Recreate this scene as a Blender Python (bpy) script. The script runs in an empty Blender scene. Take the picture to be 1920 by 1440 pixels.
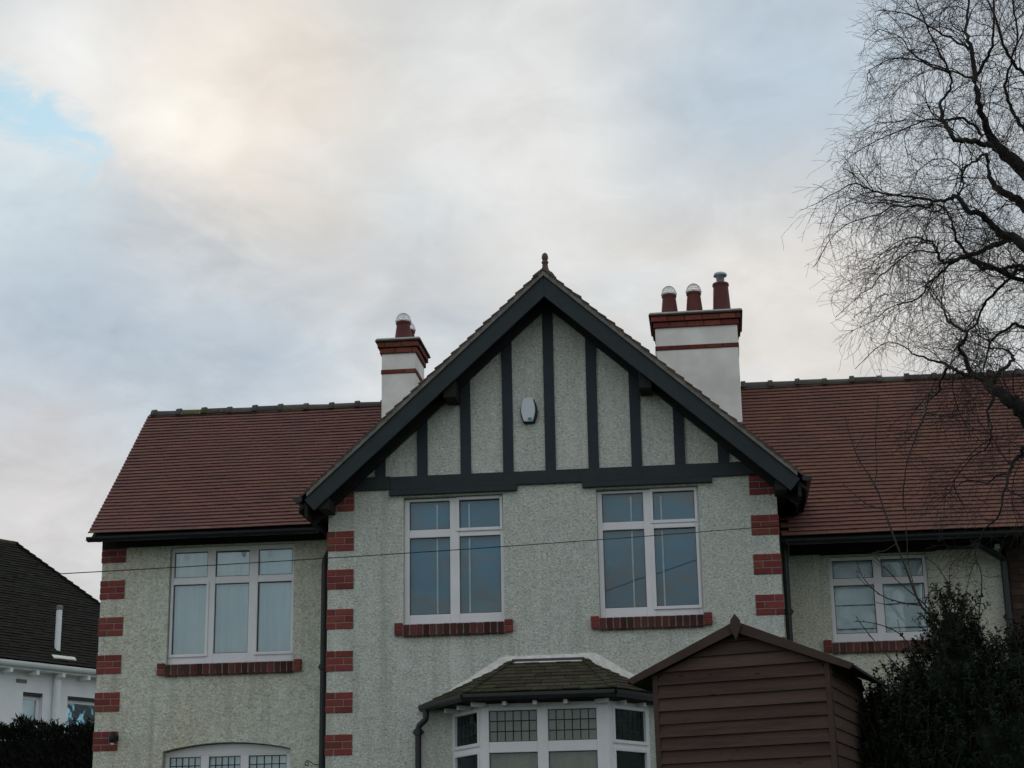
import bpy, bmesh, math, random
from mathutils import Vector, Matrix
R = math.radians
random.seed(11)

# ------------------------------------------------------------------ camera
scn = bpy.context.scene
col = scn.collection
cam_data = bpy.data.cameras.new('camera')
cam = bpy.data.objects.new('camera', cam_data)
col.objects.link(cam)
cam_data.sensor_width = 36.0
cam_data.lens = 61.875
cam_data.clip_end = 3000
YAW, PITCH, ROLL = R(6.452), R(16.254), R(-1.011)
fw = Vector((-math.sin(YAW) * math.cos(PITCH), math.cos(YAW) * math.cos(PITCH), math.sin(PITCH)))
rt = Vector((math.cos(YAW), math.sin(YAW), 0))
up = rt.cross(fw)
r2 = rt * math.cos(ROLL) + up * math.sin(ROLL)
u2 = up * math.cos(ROLL) - rt * math.sin(ROLL)
cam.matrix_world = Matrix(((r2.x, u2.x, -fw.x, 1.769), (r2.y, u2.y, -fw.y, -19.154),
                           (r2.z, u2.z, -fw.z, 1.6), (0, 0, 0, 1)))
scn.camera = cam

# ------------------------------------------------------------------ sky and sun
SUN_EL, SUN_AZ = R(25.0), R(-17.0)          # behind the house, up to the left, behind cloud
world = bpy.data.worlds.new('World')
scn.world = world
world.use_nodes = True
wt = world.node_tree
wt.nodes.clear()
def wn(t, **k):
    n = wt.nodes.new(t)
    for a, b in k.items(): setattr(n, a, b)
    return n
def wl(a, b): wt.links.new(a, b)
w_out = wn('ShaderNodeOutputWorld')
w_bg = wn('ShaderNodeBackground')
w_bg.inputs['Strength'].default_value = 0.1
wl(w_bg.outputs[0], w_out.inputs[0])
w_sky = wn('ShaderNodeTexSky', sky_type='NISHITA')
w_sky.sun_disc = False
w_sky.sun_elevation = SUN_EL
w_sky.sun_rotation = SUN_AZ
w_tc = wn('ShaderNodeTexCoord')
w_sep = wn('ShaderNodeSeparateXYZ')
wl(w_tc.outputs['Generated'], w_sep.inputs[0])
def wmath(op, a, b=None, clamp=False):
    n = wn('ShaderNodeMath', operation=op, use_clamp=clamp)
    for i, q in enumerate((a, b)):
        if q is None: continue
        if isinstance(q, (int, float)): n.inputs[i].default_value = q
        else: wl(q, n.inputs[i])
    return n.outputs[0]
def wmix(f, a, b):
    n = wn('ShaderNodeMix', data_type='RGBA')
    if isinstance(f, (int, float)): n.inputs[0].default_value = f
    else: wl(f, n.inputs[0])
    for i, q in ((6, a), (7, b)):
        if isinstance(q, tuple): n.inputs[i].default_value = (*[c * 10 for c in q], 1)
        else: wl(q, n.inputs[i])
    return n.outputs[2]
den = wmath('ADD', wmath('MAXIMUM', w_sep.outputs[2], 0.0), 0.32)
w_comb = wn('ShaderNodeCombineXYZ')
wl(wmath('DIVIDE', w_sep.outputs[0], den), w_comb.inputs[0])
wl(wmath('DIVIDE', w_sep.outputs[1], den), w_comb.inputs[1])
def wnoise(scale, detail, rough, dist, off):
    m = wn('ShaderNodeMapping')
    m.inputs['Location'].default_value = off
    wl(w_comb.outputs[0], m.inputs['Vector'])
    n = wn('ShaderNodeTexNoise')
    for k, q in (('Scale', scale), ('Detail', detail), ('Roughness', rough), ('Distortion', dist)):
        n.inputs[k].default_value = q
    wl(m.outputs[0], n.inputs['Vector'])
    return n.outputs['Fac']
def wramp(v, lo, hi):
    n = wn('ShaderNodeMapRange', interpolation_type='SMOOTHSTEP')
    n.inputs['From Min'].default_value = lo
    n.inputs['From Max'].default_value = hi
    wl(v, n.inputs['Value'])
    return n.outputs[0]
n_big = wnoise(3.0, 5.0, 0.55, 0.35, (1.3, 0.4, 0))
n_mid = wnoise(7.0, 6.0, 0.55, 0.5, (4.3, 2.1, 0))
n_fine = wnoise(2.2, 3.0, 0.5, 0.2, (8.7, 5.3, 0))
def patch(d, deg, soft=0.35):
    """a soft, noise-edged bank of cloud around a direction"""
    n = wn('ShaderNodeVectorMath', operation='DOT_PRODUCT')
    wl(w_tc.outputs['Generated'], n.inputs[0])
    n.inputs[1].default_value = d
    ang = wmath('MULTIPLY', wmath('ARCCOSINE', wmath('MINIMUM', n.outputs['Value'], 1.0)), 180 / math.pi / deg)
    ang = wmath('ADD', ang, wmath('MULTIPLY', wmath('SUBTRACT', n_mid, 0.5), 3.0 * soft))
    return wramp(ang, 1.0, 0.05)
cloud = wmix(wramp(n_big, 0.34, 0.66), (0.495, 0.57, 0.635), (0.72, 0.74, 0.745))
cloud = wmix(wmath('MULTIPLY', wramp(n_fine, 0.40, 0.68), 0.5), cloud, (0.72, 0.67, 0.63))
for d, deg, c, amt in (
        ((-0.1719, 0.867, 0.4678), 8.0, (0.6, 0.612, 0.61), 0.8),
        ((-0.2615, 0.8664, 0.4255), 8.5, (0.89, 0.815, 0.73), 0.9),
        ((-0.2816, 0.8638, 0.4177), 2.8, (1.0, 0.96, 0.88), 0.8),
        ((-0.0997, 0.9043, 0.4151), 6, (0.86, 0.865, 0.85), 0.75),
        ((-0.079, 0.9276, 0.3651), 4.5, (0.84, 0.84, 0.82), 0.65),
        ((0.0618, 0.8952, 0.4413), 7.5, (0.5, 0.61, 0.715), 0.75),
        ((0.055, 0.9535, 0.2964), 8, (0.77, 0.725, 0.68), 0.85),
        ((-0.3475, 0.8853, 0.3091), 7.5, (0.45, 0.535, 0.625), 0.9),
        ((-0.2492, 0.9246, 0.288), 5.0, (0.46, 0.535, 0.615), 0.85),
        ((-0.3677, 0.9047, 0.2152), 5.5, (0.7, 0.675, 0.675), 0.85),
        ((-0.3436, 0.8312, 0.437), 4.5, (0.86, 0.865, 0.855), 0.75),
        ((-0.3634, 0.8537, 0.373), 4.0, (0.68, 0.79, 0.85), 0.7)):
    cloud = wmix(wmath('MULTIPLY', patch(d, deg), amt), cloud, c)
# billows: lighter and darker folds in the cloud sheet
n_fold = wnoise(13.0, 7.0, 0.58, 0.7, (6.1, 3.3, 0))
fold = wmath('ADD', 1.0, wmath('ADD', wmath('MULTIPLY', wmath('SUBTRACT', n_mid, 0.5), 0.46), wmath('MULTIPLY', wmath('SUBTRACT', n_fold, 0.5), 0.30)))
w_fold = wn('ShaderNodeVectorMath', operation='SCALE')
wl(cloud, w_fold.inputs[0]); wl(fold, w_fold.inputs['Scale'])
cloud = w_fold.outputs[0]
# gaps where the clear sky shows through
n_hf = wnoise(26.0, 5.0, 0.6, 0.8, (2.2, 7.1, 0))
def wdot(v):
    n = wn('ShaderNodeVectorMath', operation='DOT_PRODUCT')
    wl(w_tc.outputs['Generated'], n.inputs[0]); n.inputs[1].default_value = v
    return n.outputs['Value']
ex = wmath('DIVIDE', wdot((0.7492, 0.5201, -0.4102)), math.tan(R(3.0)))
ey_ = wmath('DIVIDE', wdot((-0.5582, 0.1625, -0.8136)), math.tan(R(1.0)))
er = wmath('SQRT', wmath('ADD', wmath('MULTIPLY', ex, ex), wmath('MULTIPLY', ey_, ey_)))
er = wmath('ADD', er, wmath('MULTIPLY', wmath('SUBTRACT', n_hf, 0.5), 2.4))
holes = wmath('MULTIPLY', wramp(er, 1.25, 0.15), wmath('GREATER_THAN', wdot((-0.3568, 0.8383, 0.4123)), 0.5))
gap = wmath('MAXIMUM', wmath('MULTIPLY', holes, 0.95),
            wmath('MULTIPLY', wramp(n_mid, 0.66, 0.80), 0.35))
blue = wmix(0.9, w_sky.outputs[0], (0.33, 0.60, 0.77))
wl(wmix(gap, cloud, blue), w_bg.inputs['Color'])

sun_data = bpy.data.lights.new('sun', 'SUN')
sun_data.energy = 0.7
sun_data.angle = R(14)
sun_data.color = (1.0, 0.93, 0.84)
sun = bpy.data.objects.new('sun', sun_data)
col.objects.link(sun)
sun_dir = Vector((math.sin(SUN_AZ) * math.cos(SUN_EL), math.cos(SUN_AZ) * math.cos(SUN_EL), math.sin(SUN_EL)))
sun.rotation_euler = sun_dir.to_track_quat('Z', 'Y').to_euler()
sun.location = sun_dir * 60

scn.view_settings.view_transform = 'Standard'
scn.view_settings.look = 'None'
scn.view_settings.exposure = 0.0
scn.view_settings.gamma = 1.0
scn.view_settings.use_curve_mapping = False
scn.render.engine = 'CYCLES'
scn.render.resolution_x, scn.render.resolution_y = 1024, 768

# ------------------------------------------------------------------ helpers
class MB:
    """collects shapes and links them as one mesh object"""
    def __init__(s): s.v = []; s.f = []
    def add(s, vs, fs):
        o = len(s.v)
        s.v += [tuple(q) for q in vs]
        s.f += [tuple(i + o for i in f) for f in fs]
        return s
    def box(s, x0, x1, y0, y1, z0, z1):
        return s.add([(x0, y0, z0), (x1, y0, z0), (x1, y1, z0), (x0, y1, z0), (x0, y0, z1), (x1, y0, z1), (x1, y1, z1), (x0, y1, z1)],
                     [(0, 3, 2, 1), (4, 5, 6, 7), (0, 1, 5, 4), (1, 2, 6, 5), (2, 3, 7, 6), (3, 0, 4, 7)])
    def hexa(s, p):
        """eight corners: bottom ring then top ring"""
        return s.add(p, [(0, 3, 2, 1), (4, 5, 6, 7), (0, 1, 5, 4), (1, 2, 6, 5), (2, 3, 7, 6), (3, 0, 4, 7)])
    def bar(s, a, b, w, h, upv=(0, 0, 1)):
        a = Vector(a); b = Vector(b); d = (b - a).normalized()
        sd = d.cross(Vector(upv)).normalized(); u = sd.cross(d)
        sd = sd * w / 2; u = u * h / 2
        return s.hexa([a - sd - u, a + sd - u, b + sd - u, b - sd - u, a - sd + u, a + sd + u, b + sd + u, b - sd + u])
    def tube(s, pts, rad, n=8, cap=True):
        pts = [Vector(p) for p in pts]
        if not isinstance(rad, (list, tuple)): rad = [rad] * len(pts)
        o = len(s.v); m = len(pts); ref = None
        for i, p in enumerate(pts):
            t = (pts[min(i + 1, m - 1)] - pts[max(i - 1, 0)])
            if t.length < 1e-9: t = Vector((0, 0, 1))
            t.normalize()
            if ref is None:
                ref = Vector((0, 0, 1)) if abs(t.z) < 0.9 else Vector((1, 0, 0))
            a = t.cross(ref)
            if a.length < 1e-4: a = t.cross(Vector((0.3, 1, 0.2)))
            a.normalize(); b = t.cross(a); ref = -b if False else ref
            r = rad[i]
            for k in range(n):
                c = 2 * math.pi * k / n
                q = p + a * (math.cos(c) * r) + b * (math.sin(c) * r)
                s.v.append((q.x, q.y, q.z))
        for i in range(m - 1):
            for k in range(n):
                k2 = (k + 1) % n
                s.f.append((o + i * n + k, o + i * n + k2, o + (i + 1) * n + k2, o + (i + 1) * n + k))
        if cap and n > 3:
            s.f.append(tuple(o + k for k in range(n))); s.f.append(tuple(o + (m - 1) * n + k for k in reversed(range(n))))
        return s
    def lathe(s, prof, c=(0, 0, 0), n=20):
        o = len(s.v); m = len(prof)
        for r, z in prof:
            for k in range(n):
                a = 2 * math.pi * k / n
                s.v.append((c[0] + r * math.cos(a), c[1] + r * math.sin(a), c[2] + z))
        for i in range(m - 1):
            for k in range(n):
                k2 = (k + 1) % n
                s.f.append((o + i * n + k, o + i * n + k2, o + (i + 1) * n + k2, o + (i + 1) * n + k))
        return s
    def prism(s, poly, y0, y1):
        """polygon in x,z (counter-clockwise seen from -y) pushed from y0 to y1"""
        n = len(poly)
        vs = [(x, y0, z) for x, z in poly] + [(x, y1, z) for x, z in poly]
        fs = [tuple(range(n)), tuple(reversed(range(n, 2 * n)))]
        fs += [(i, i + n, (i + 1) % n + n, (i + 1) % n) for i in range(n)]
        return s.add(vs, fs)
    def mesh(s, name, m, smooth=False):
        me = bpy.data.meshes.new(name)
        me.from_pydata(s.v, [], s.f)
        if m: me.materials.append(m)
        if smooth: me.polygons.foreach_set('use_smooth', [True] * len(me.polygons))
        me.update()
        return me
    def build(s, name, m, parent=None, smooth=False, bevel=0, kind=None):
        o = bpy.data.objects.new(name, s.mesh(name, m, smooth))
        col.objects.link(o)
        if parent: o.parent = parent
        if bevel:
            b = o.modifiers.new('bevel', 'BEVEL'); b.width = bevel; b.segments = 2; b.limit_method = 'ANGLE'
        if kind: o['kind'] = kind
        return o
def link(name, me, parent=None, mw=None):
    o = bpy.data.objects.new(name, me); col.objects.link(o)
    if parent: o.parent = parent
    if mw is not None: o.matrix_local = mw
    return o
def tag(o, label=None, cat=None, group=None, kind=None):
    for k, q in (('label', label), ('category', cat), ('group', group), ('kind', kind)):
        if q: o[k] = q
    return o
def empty(name, loc=(0, 0, 0), rz=0, parent=None):
    o = bpy.data.objects.new(name, None); o.empty_display_size = 0.2
    o.location = loc; o.rotation_euler = (0, 0, rz); col.objects.link(o)
    if parent: o.parent = parent
    return o
_bev = {}
def bevbox(dx, dy, dz, m, b=0.004):
    """shared bevelled block centred on its origin"""
    k = (round(dx, 3), round(dy, 3), round(dz, 3), m.name, b)
    if k not in _bev:
        bm = bmesh.new()
        bmesh.ops.create_cube(bm, size=1)
        bmesh.ops.scale(bm, vec=(dx, dy, dz), verts=bm.verts)
        bmesh.ops.bevel(bm, geom=bm.edges[:], offset=b, segments=1, affect='EDGES')
        me = bpy.data.meshes.new('block'); bm.to_mesh(me); bm.free(); me.materials.append(m)
        _bev[k] = me
    return _bev[k]

# ------------------------------------------------------------------ materials
def mk(name, c1, c2=None, scale=6, rough=0.8, detail=4, lo=0.35, hi=0.65, vary=0.0, hue=0.0, bump=0, bscale=40, bdist=0.01,
       odd=None, big=None, bigscale=0.6, stretch=(1, 1, 1), spec=0.3, metal=0, coat=0, extra=None):
    m = bpy.data.materials.new(name); m.use_nodes = True
    nt = m.node_tree; N = nt.nodes; L = nt.links
    bs = N['Principled BSDF']
    bs.inputs['Roughness'].default_value = rough
    bs.inputs['Specular IOR Level'].default_value = spec
    bs.inputs['Metallic'].default_value = metal
    tc = N.new('ShaderNodeTexCoord'); mp = N.new('ShaderNodeMapping'); mp.inputs['Scale'].default_value = stretch
    geo = N.new('ShaderNodeNewGeometry')
    L.new(geo.outputs['Position'], mp.inputs['Vector'])
    def noise(sc, de, ro=0.6):
        n = N.new('ShaderNodeTexNoise'); n.inputs['Scale'].default_value = sc
        n.inputs['Detail'].default_value = de; n.inputs['Roughness'].default_value = ro
        L.new(mp.outputs[0], n.inputs['Vector']); return n.outputs['Fac']
    def rng(v, a, b, t0=0, t1=1):
        n = N.new('ShaderNodeMapRange'); n.inputs[1].default_value = a; n.inputs[2].default_value = b
        n.inputs[3].default_value = t0; n.inputs[4].default_value = t1; L.new(v, n.inputs[0]); return n.outputs[0]
    def mix(f, a, b, mode='MIX'):
        n = N.new('ShaderNodeMix'); n.data_type = 'RGBA'; n.blend_type = mode
        if isinstance(f, (int, float)): n.inputs[0].default_value = f
        else: L.new(f, n.inputs[0])
        for i, q in ((6, a), (7, b)):
            if isinstance(q, tuple): n.inputs[i].default_value = (*q, 1)
            else: L.new(q, n.inputs[i])
        return n.outputs[2]
    c = mix(rng(noise(scale, detail), lo, hi), c1, c2 or tuple(q * 0.75 for q in c1))
    if big: c = mix(rng(noise(bigscale, 3), 0.42, 0.68), c, mix(0.8, c, big))
    if extra: c = extra(N, L, mp, mix, rng, noise, c)
    if vary or hue:
        oi = N.new('ShaderNodeObjectInfo')
        ad = N.new('ShaderNodeMath'); ad.operation = 'ADD'
        L.new(oi.outputs['Random'], ad.inputs[0]); L.new(geo.outputs['Random Per Island'], ad.inputs[1])
        fr = N.new('ShaderNodeMath'); fr.operation = 'FRACT'; L.new(ad.outputs[0], fr.inputs[0])
        m2 = N.new('ShaderNodeMath'); m2.operation = 'MULTIPLY'; m2.inputs[1].default_value = 7.31; L.new(fr.outputs[0], m2.inputs[0])
        f2 = N.new('ShaderNodeMath'); f2.operation = 'FRACT'; L.new(m2.outputs[0], f2.inputs[0])
        if odd: c = mix(rng(f2.outputs[0], 0.985, 0.99, 0, 0.35), c, odd)
        h = N.new('ShaderNodeHueSaturation')
        L.new(rng(fr.outputs[0], 0, 1, 1 - vary, 1 + vary), h.inputs['Value'])
        L.new(rng(f2.outputs[0], 0, 1, 0.5 - hue, 0.5 + hue), h.inputs['Hue'])
        L.new(c, h.inputs['Color']); c = h.outputs['Color']
    L.new(c, bs.inputs['Base Color'])
    if bump:
        b = N.new('ShaderNodeBump'); b.inputs['Strength'].default_value = bump; b.inputs['Distance'].default_value = bdist
        L.new(noise(bscale, 3), b.inputs['Height']); L.new(b.outputs[0], bs.inputs['Normal'])
    return m

def roughcast_extra(N, L, mp, mix, rng, noise, c):
    # pebbles: dark pits, pale stones, the odd ochre one
    mp3 = N.new('ShaderNodeMapping'); mp3.inputs['Scale'].default_value = (0.72, 1, 1)
    L.new(mp.outputs[0], mp3.inputs['Vector'])
    def grit(sc, de, off):
        n = N.new('ShaderNodeTexNoise'); n.inputs['Scale'].default_value = sc; n.inputs['Detail'].default_value = de
        n.inputs['Roughness'].default_value = 0.65; n.inputs['Distortion'].default_value = 0.6
        a = N.new('ShaderNodeVectorMath'); a.inputs[1].default_value = (off, off * 1.7, off * .6)
        L.new(mp3.outputs[0], a.inputs[0]); L.new(a.outputs[0], n.inputs['Vector']); return n.outputs['Fac']
    g1, g2, g3 = grit(50, 3, 0), grit(34, 4, 7.3), grit(44, 4, 19.1)
    c = mix(rng(g1, 0.49, 0.33, 0, 0.68), c, (0.22, 0.235, 0.21))
    c = mix(rng(g1, 0.54, 0.70, 0, 0.72), c, (0.90, 0.90, 0.86))
    c = mix(rng(g2, 0.60, 0.72, 0, 0.55), c, (0.42, 0.36, 0.25))
    c = mix(rng(g3, 0.64, 0.72, 0, 0.5), c, (0.15, 0.16, 0.155))
    # long pale and dark runs down the face
    mp2 = N.new('ShaderNodeMapping'); mp2.inputs['Scale'].default_value = (3.2, 3.2, 0.25)
    L.new(mp.outputs[0], mp2.inputs['Vector'])
    st = N.new('ShaderNodeTexNoise'); st.inputs['Scale'].default_value = 1.6; st.inputs['Detail'].default_value = 5
    L.new(mp2.outputs[0], st.inputs['Vector'])
    c = mix(rng(st.outputs['Fac'], 0.57, 0.74, 0, 0.5), c, (0.76, 0.76, 0.72))
    c = mix(rng(st.outputs['Fac'], 0.44, 0.28, 0, 0.5), c, (0.30, 0.31, 0.26))
    return c
M = {}
M['rough'] = mk('roughcast', (0.62, 0.685, 0.645), (0.50, 0.55, 0.52), scale=9, rough=0.95, detail=8, bump=0.9, bscale=48, bdist=0.02,
                big=(0.60, 0.60, 0.55), bigscale=1.4, extra=roughcast_extra, spec=0.15)
M['rough2'] = mk('roughcast_wing', (0.69, 0.745, 0.675), (0.56, 0.595, 0.52), scale=8, rough=0.95, detail=8, bump=0.9, bscale=48, bdist=0.02,
                 big=(0.58, 0.55, 0.42), bigscale=0.8, extra=roughcast_extra, spec=0.15)
M['brick'] = mk('red_brick', (0.22, 0.048, 0.042), (0.16, 0.042, 0.038), scale=22, rough=0.85, vary=0.22, hue=0.012, bump=0.4, bscale=120, bdist=0.004)
M['sillbrick'] = mk('sill_brick', (0.125, 0.035, 0.034), (0.062, 0.034, 0.029), scale=7, rough=0.85, vary=0.45, hue=0.02, bump=0.4, bscale=120, bdist=0.004)
M['mortar'] = mk('mortar', (0.30, 0.235, 0.215), (0.22, 0.18, 0.165), scale=20, rough=0.95, bump=0.5, bscale=150, bdist=0.003)
def tile_moss(N, L, mp, mix, rng, noise, c):
    n = noise(1.1, 7, 0.7)
    return mix(rng(n, 0.60, 0.76, 0, 0.5), c, (0.10, 0.10, 0.075))
M['tile'] = mk('clay_roof_tile', (0.176, 0.082, 0.068), (0.138, 0.073, 0.064), scale=2.6, rough=0.85, detail=6, vary=0.075, hue=0.006, odd=(0.22, 0.105, 0.06),
               bump=0.3, bscale=90, bdist=0.004, extra=tile_moss)
M['tile_r'] = mk('clay_roof_tile_warm', (0.178, 0.080, 0.062), (0.136, 0.070, 0.057), scale=2.6, rough=0.85, detail=6, vary=0.085, hue=0.007, odd=(0.25, 0.11, 0.06),
                 bump=0.3, bscale=90, bdist=0.004, extra=tile_moss)
M['vergetile'] = mk('verge_tile', (0.115, 0.078, 0.066), (0.08, 0.066, 0.058), scale=9, rough=0.9, vary=0.25, hue=0.01, bump=0.4, bscale=80, bdist=0.004)
M['mosstile'] = mk('mossy_tile', (0.045, 0.046, 0.027), (0.062, 0.045, 0.033), scale=5, rough=0.95, detail=7, vary=0.3, hue=0.02, bump=0.6, bscale=60, bdist=0.008,
                   big=(0.045, 0.058, 0.027), bigscale=2.2)
M['darktile'] = mk('old_brown_tile', (0.012, 0.011, 0.008), (0.009, 0.011, 0.007), scale=3, rough=0.95, detail=7, vary=0.3, hue=0.015, bump=0.6, bscale=40, bdist=0.01)
def lichen(N, L, mp, mix, rng, noise, c):
    c = mix(rng(noise(3.0, 6, 0.7), 0.52, 0.66, 0, 0.8), c, (0.10, 0.115, 0.035))
    return mix(rng(noise(14, 5, 0.7), 0.60, 0.72, 0, 0.7), c, (0.26, 0.29, 0.26))
M['ridge'] = mk('ridge_tile', (0.085, 0.085, 0.08), (0.06, 0.055, 0.055), scale=6, rough=0.95, detail=6, vary=0.2, bump=0.5, bscale=50, bdist=0.006, extra=lichen)
M['fillet'] = mk('cement_fillet', (0.80, 0.80, 0.77), (0.62, 0.63, 0.60), scale=14, rough=0.95, bump=0.5, bscale=60, bdist=0.006)
M['undercloak'] = mk('verge_mortar', (0.20, 0.205, 0.195), (0.13, 0.13, 0.12), scale=9, rough=0.95, bump=0.5, bscale=50, bdist=0.006)
M['blackwood'] = mk('slate_painted_timber', (0.022, 0.034, 0.041), (0.016, 0.026, 0.032), scale=5, rough=0.55, bump=0.25, bscale=30, bdist=0.003, stretch=(1, 1, 1))
M['post'] = mk('slate_painted_post', (0.024, 0.033, 0.048), (0.018, 0.026, 0.037), scale=7, rough=0.6, bump=0.25, bscale=30, bdist=0.003)
M['soffit'] = mk('soffit_boards', (0.022, 0.024, 0.024), (0.014, 0.015, 0.016), scale=6, rough=0.8)
M['blackpipe'] = mk('black_gutter_plastic', (0.016, 0.02, 0.024), (0.011, 0.014, 0.017), scale=8, rough=0.4, spec=0.4)
M['upvc'] = mk('white_window_plastic', (0.80, 0.81, 0.86), (0.74, 0.755, 0.80), scale=5, rough=0.35, spec=0.45, detail=5)
M['seal'] = mk('window_gasket', (0.10, 0.11, 0.12), rough=0.7)
M['whitepaint'] = mk('white_paint', (0.80, 0.84, 0.88), (0.72, 0.76, 0.80), scale=3, rough=0.75, detail=6, bump=0.2, bscale=60, bdist=0.003)
M['render'] = mk('chimney_render', (0.85, 0.86, 0.83), (0.77, 0.78, 0.755), scale=2.5, rough=0.9, detail=6, bump=0.25, bscale=70, bdist=0.003,
                 big=(0.68, 0.68, 0.65), bigscale=2.5)
M['chimbrick'] = mk('chimney_brick', (0.21, 0.052, 0.038), (0.14, 0.042, 0.034), scale=16, rough=0.9, vary=0.3, hue=0.014, bump=0.5, bscale=90, bdist=0.004)
M['darkmortar'] = mk('dark_mortar', (0.055, 0.04, 0.035), rough=0.95)
M['flaunch'] = mk('cement_flaunching', (0.62, 0.63, 0.61), (0.44, 0.46, 0.43), scale=6, rough=0.95, bump=0.5, bscale=40, bdist=0.006)
M['slab'] = mk('chimney_capping', (0.07, 0.06, 0.055), (0.05, 0.045, 0.04), scale=12, rough=0.9, bump=0.4, bscale=60, bdist=0.005)
M['pot'] = mk('terracotta_pot', (0.115, 0.028, 0.024), (0.085, 0.025, 0.023), scale=10, rough=0.6, detail=6, vary=0.12, bump=0.2, bscale=40, bdist=0.003)
M['steel'] = mk('galvanised_steel', (0.45, 0.52, 0.58), (0.34, 0.40, 0.46), scale=9, rough=0.42, metal=0.7)
M['wire'] = mk('galvanised_wire', (0.72, 0.73, 0.75), rough=0.45, metal=0.3)
M['lead'] = mk('lead_flashing', (0.075, 0.08, 0.10), (0.055, 0.06, 0.075), scale=8, rough=0.6)
M['came'] = mk('lead_came', (0.02, 0.022, 0.024), rough=0.6)
def shed_wear(N, L, mp, mix, rng, noise, c):
    c = mix(rng(noise(11, 6, 0.7), 0.50, 0.72, 0, 0.6), c, (0.030, 0.020, 0.018))
    vo = N.new('ShaderNodeTexVoronoi'); vo.inputs['Scale'].default_value = 1.0
    k = N.new('ShaderNodeMapping'); k.inputs['Scale'].default_value = (5.5, 5.5, 1.1); L.new(mp.outputs[0], k.inputs['Vector']); L.new(k.outputs[0], vo.inputs['Vector'])
    c = mix(rng(vo.outputs['Distance'], 0.13, 0.03, 0, 0.85), c, (0.014, 0.010, 0.010))        # knots
    return mix(rng(noise(5, 3, 0.5), 0.70, 0.76, 0, 0.5), c, (0.17, 0.13, 0.115))               # worn, paler grain
M['shed'] = mk('stained_shed_board', (0.078, 0.046, 0.038), (0.044, 0.028, 0.025), scale=3, rough=0.85, detail=8, vary=0.22, hue=0.012, bump=0.6, bscale=14, bdist=0.005,
               stretch=(0.7, 0.7, 9), big=(0.088, 0.060, 0.048), bigscale=0.9, extra=shed_wear)
M['shedtrim'] = mk('stained_shed_trim', (0.062, 0.040, 0.033), (0.045, 0.030, 0.026), scale=5, rough=0.75, detail=6, bump=0.3, bscale=20, bdist=0.003)
M['felt'] = mk('roofing_felt', (0.025, 0.025, 0.025), rough=0.95, bump=0.5, bscale=90, bdist=0.003)
M['bark'] = mk('birch_bark', (0.022, 0.020, 0.020), (0.012, 0.011, 0.013), scale=9, rough=0.9, detail=6, bump=0.6, bscale=30, bdist=0.01, big=(0.045, 0.05, 0.035), bigscale=2.5)
M['twig'] = mk('birch_twig', (0.022, 0.017, 0.018), (0.032, 0.024, 0.023), scale=2, rough=0.8)
M['stem'] = mk('shrub_stem', (0.050, 0.042, 0.032), (0.035, 0.030, 0.024), scale=4, rough=0.85)
M['leaf'] = mk('holly_leaf', (0.009, 0.022, 0.011), (0.005, 0.013, 0.007), scale=5, rough=0.65, vary=0.6, hue=0.025, spec=0.12)
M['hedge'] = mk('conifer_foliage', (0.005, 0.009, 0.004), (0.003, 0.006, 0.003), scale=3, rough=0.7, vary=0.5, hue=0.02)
M['grass'] = mk('grass', (0.05, 0.075, 0.025), (0.035, 0.05, 0.02), scale=1.5, rough=0.95, detail=8, bump=0.6, bscale=30, bdist=0.03)
M['darkbrick'] = mk('dark_old_brick', (0.075, 0.045, 0.034), (0.05, 0.034, 0.027), scale=20, rough=0.9, vary=0.3, hue=0.01)  # dark brown brick, tone varying from brick to brick
M['black'] = mk('black_iron', (0.012, 0.012, 0.014), rough=0.5)
M['cable'] = mk('cable_sheath', (0.02, 0.02, 0.02), rough=0.7)
M['alarm'] = mk('alarm_plastic', (0.62, 0.70, 0.76), (0.58, 0.66, 0.72), scale=3, rough=0.4)
M['alarmblue'] = mk('alarm_print', (0.10, 0.26, 0.34), rough=0.5)
M['room'] = mk('dark_room', (0.05, 0.048, 0.045), rough=0.9)
def fabric(name, c1, c2, sc, stretch):
    return mk(name, c1, c2, scale=sc, rough=0.95, detail=3, stretch=stretch, lo=0.3, hi=0.7)
M['net'] = fabric('net_curtain', (0.94, 0.96, 0.96), (0.60, 0.74, 0.75), 9, (1, 1, 0.05))  # darker vertical streaks put the shading of the folds into the colour
M['blind'] = mk('slate_roller_blind', (0.045, 0.25, 0.43), (0.135, 0.185, 0.23), scale=1.7, rough=0.95, detail=5, lo=0.40, hi=0.60, stretch=(1, 1, 1.8))  # blue to grey mottling puts the cloth's shading and creases into its colour
M['roman'] = fabric('pale_roman_blind', (0.86, 0.92, 0.95), (0.74, 0.83, 0.88), 4, (1, 1, 1))
M['drape'] = fabric('brown_drape', (0.36, 0.29, 0.215), (0.27, 0.22, 0.165), 9, (1, 1, 0.1))
M['cord'] = mk('pale_cord', (0.85, 0.90, 0.92), rough=0.6)
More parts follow.
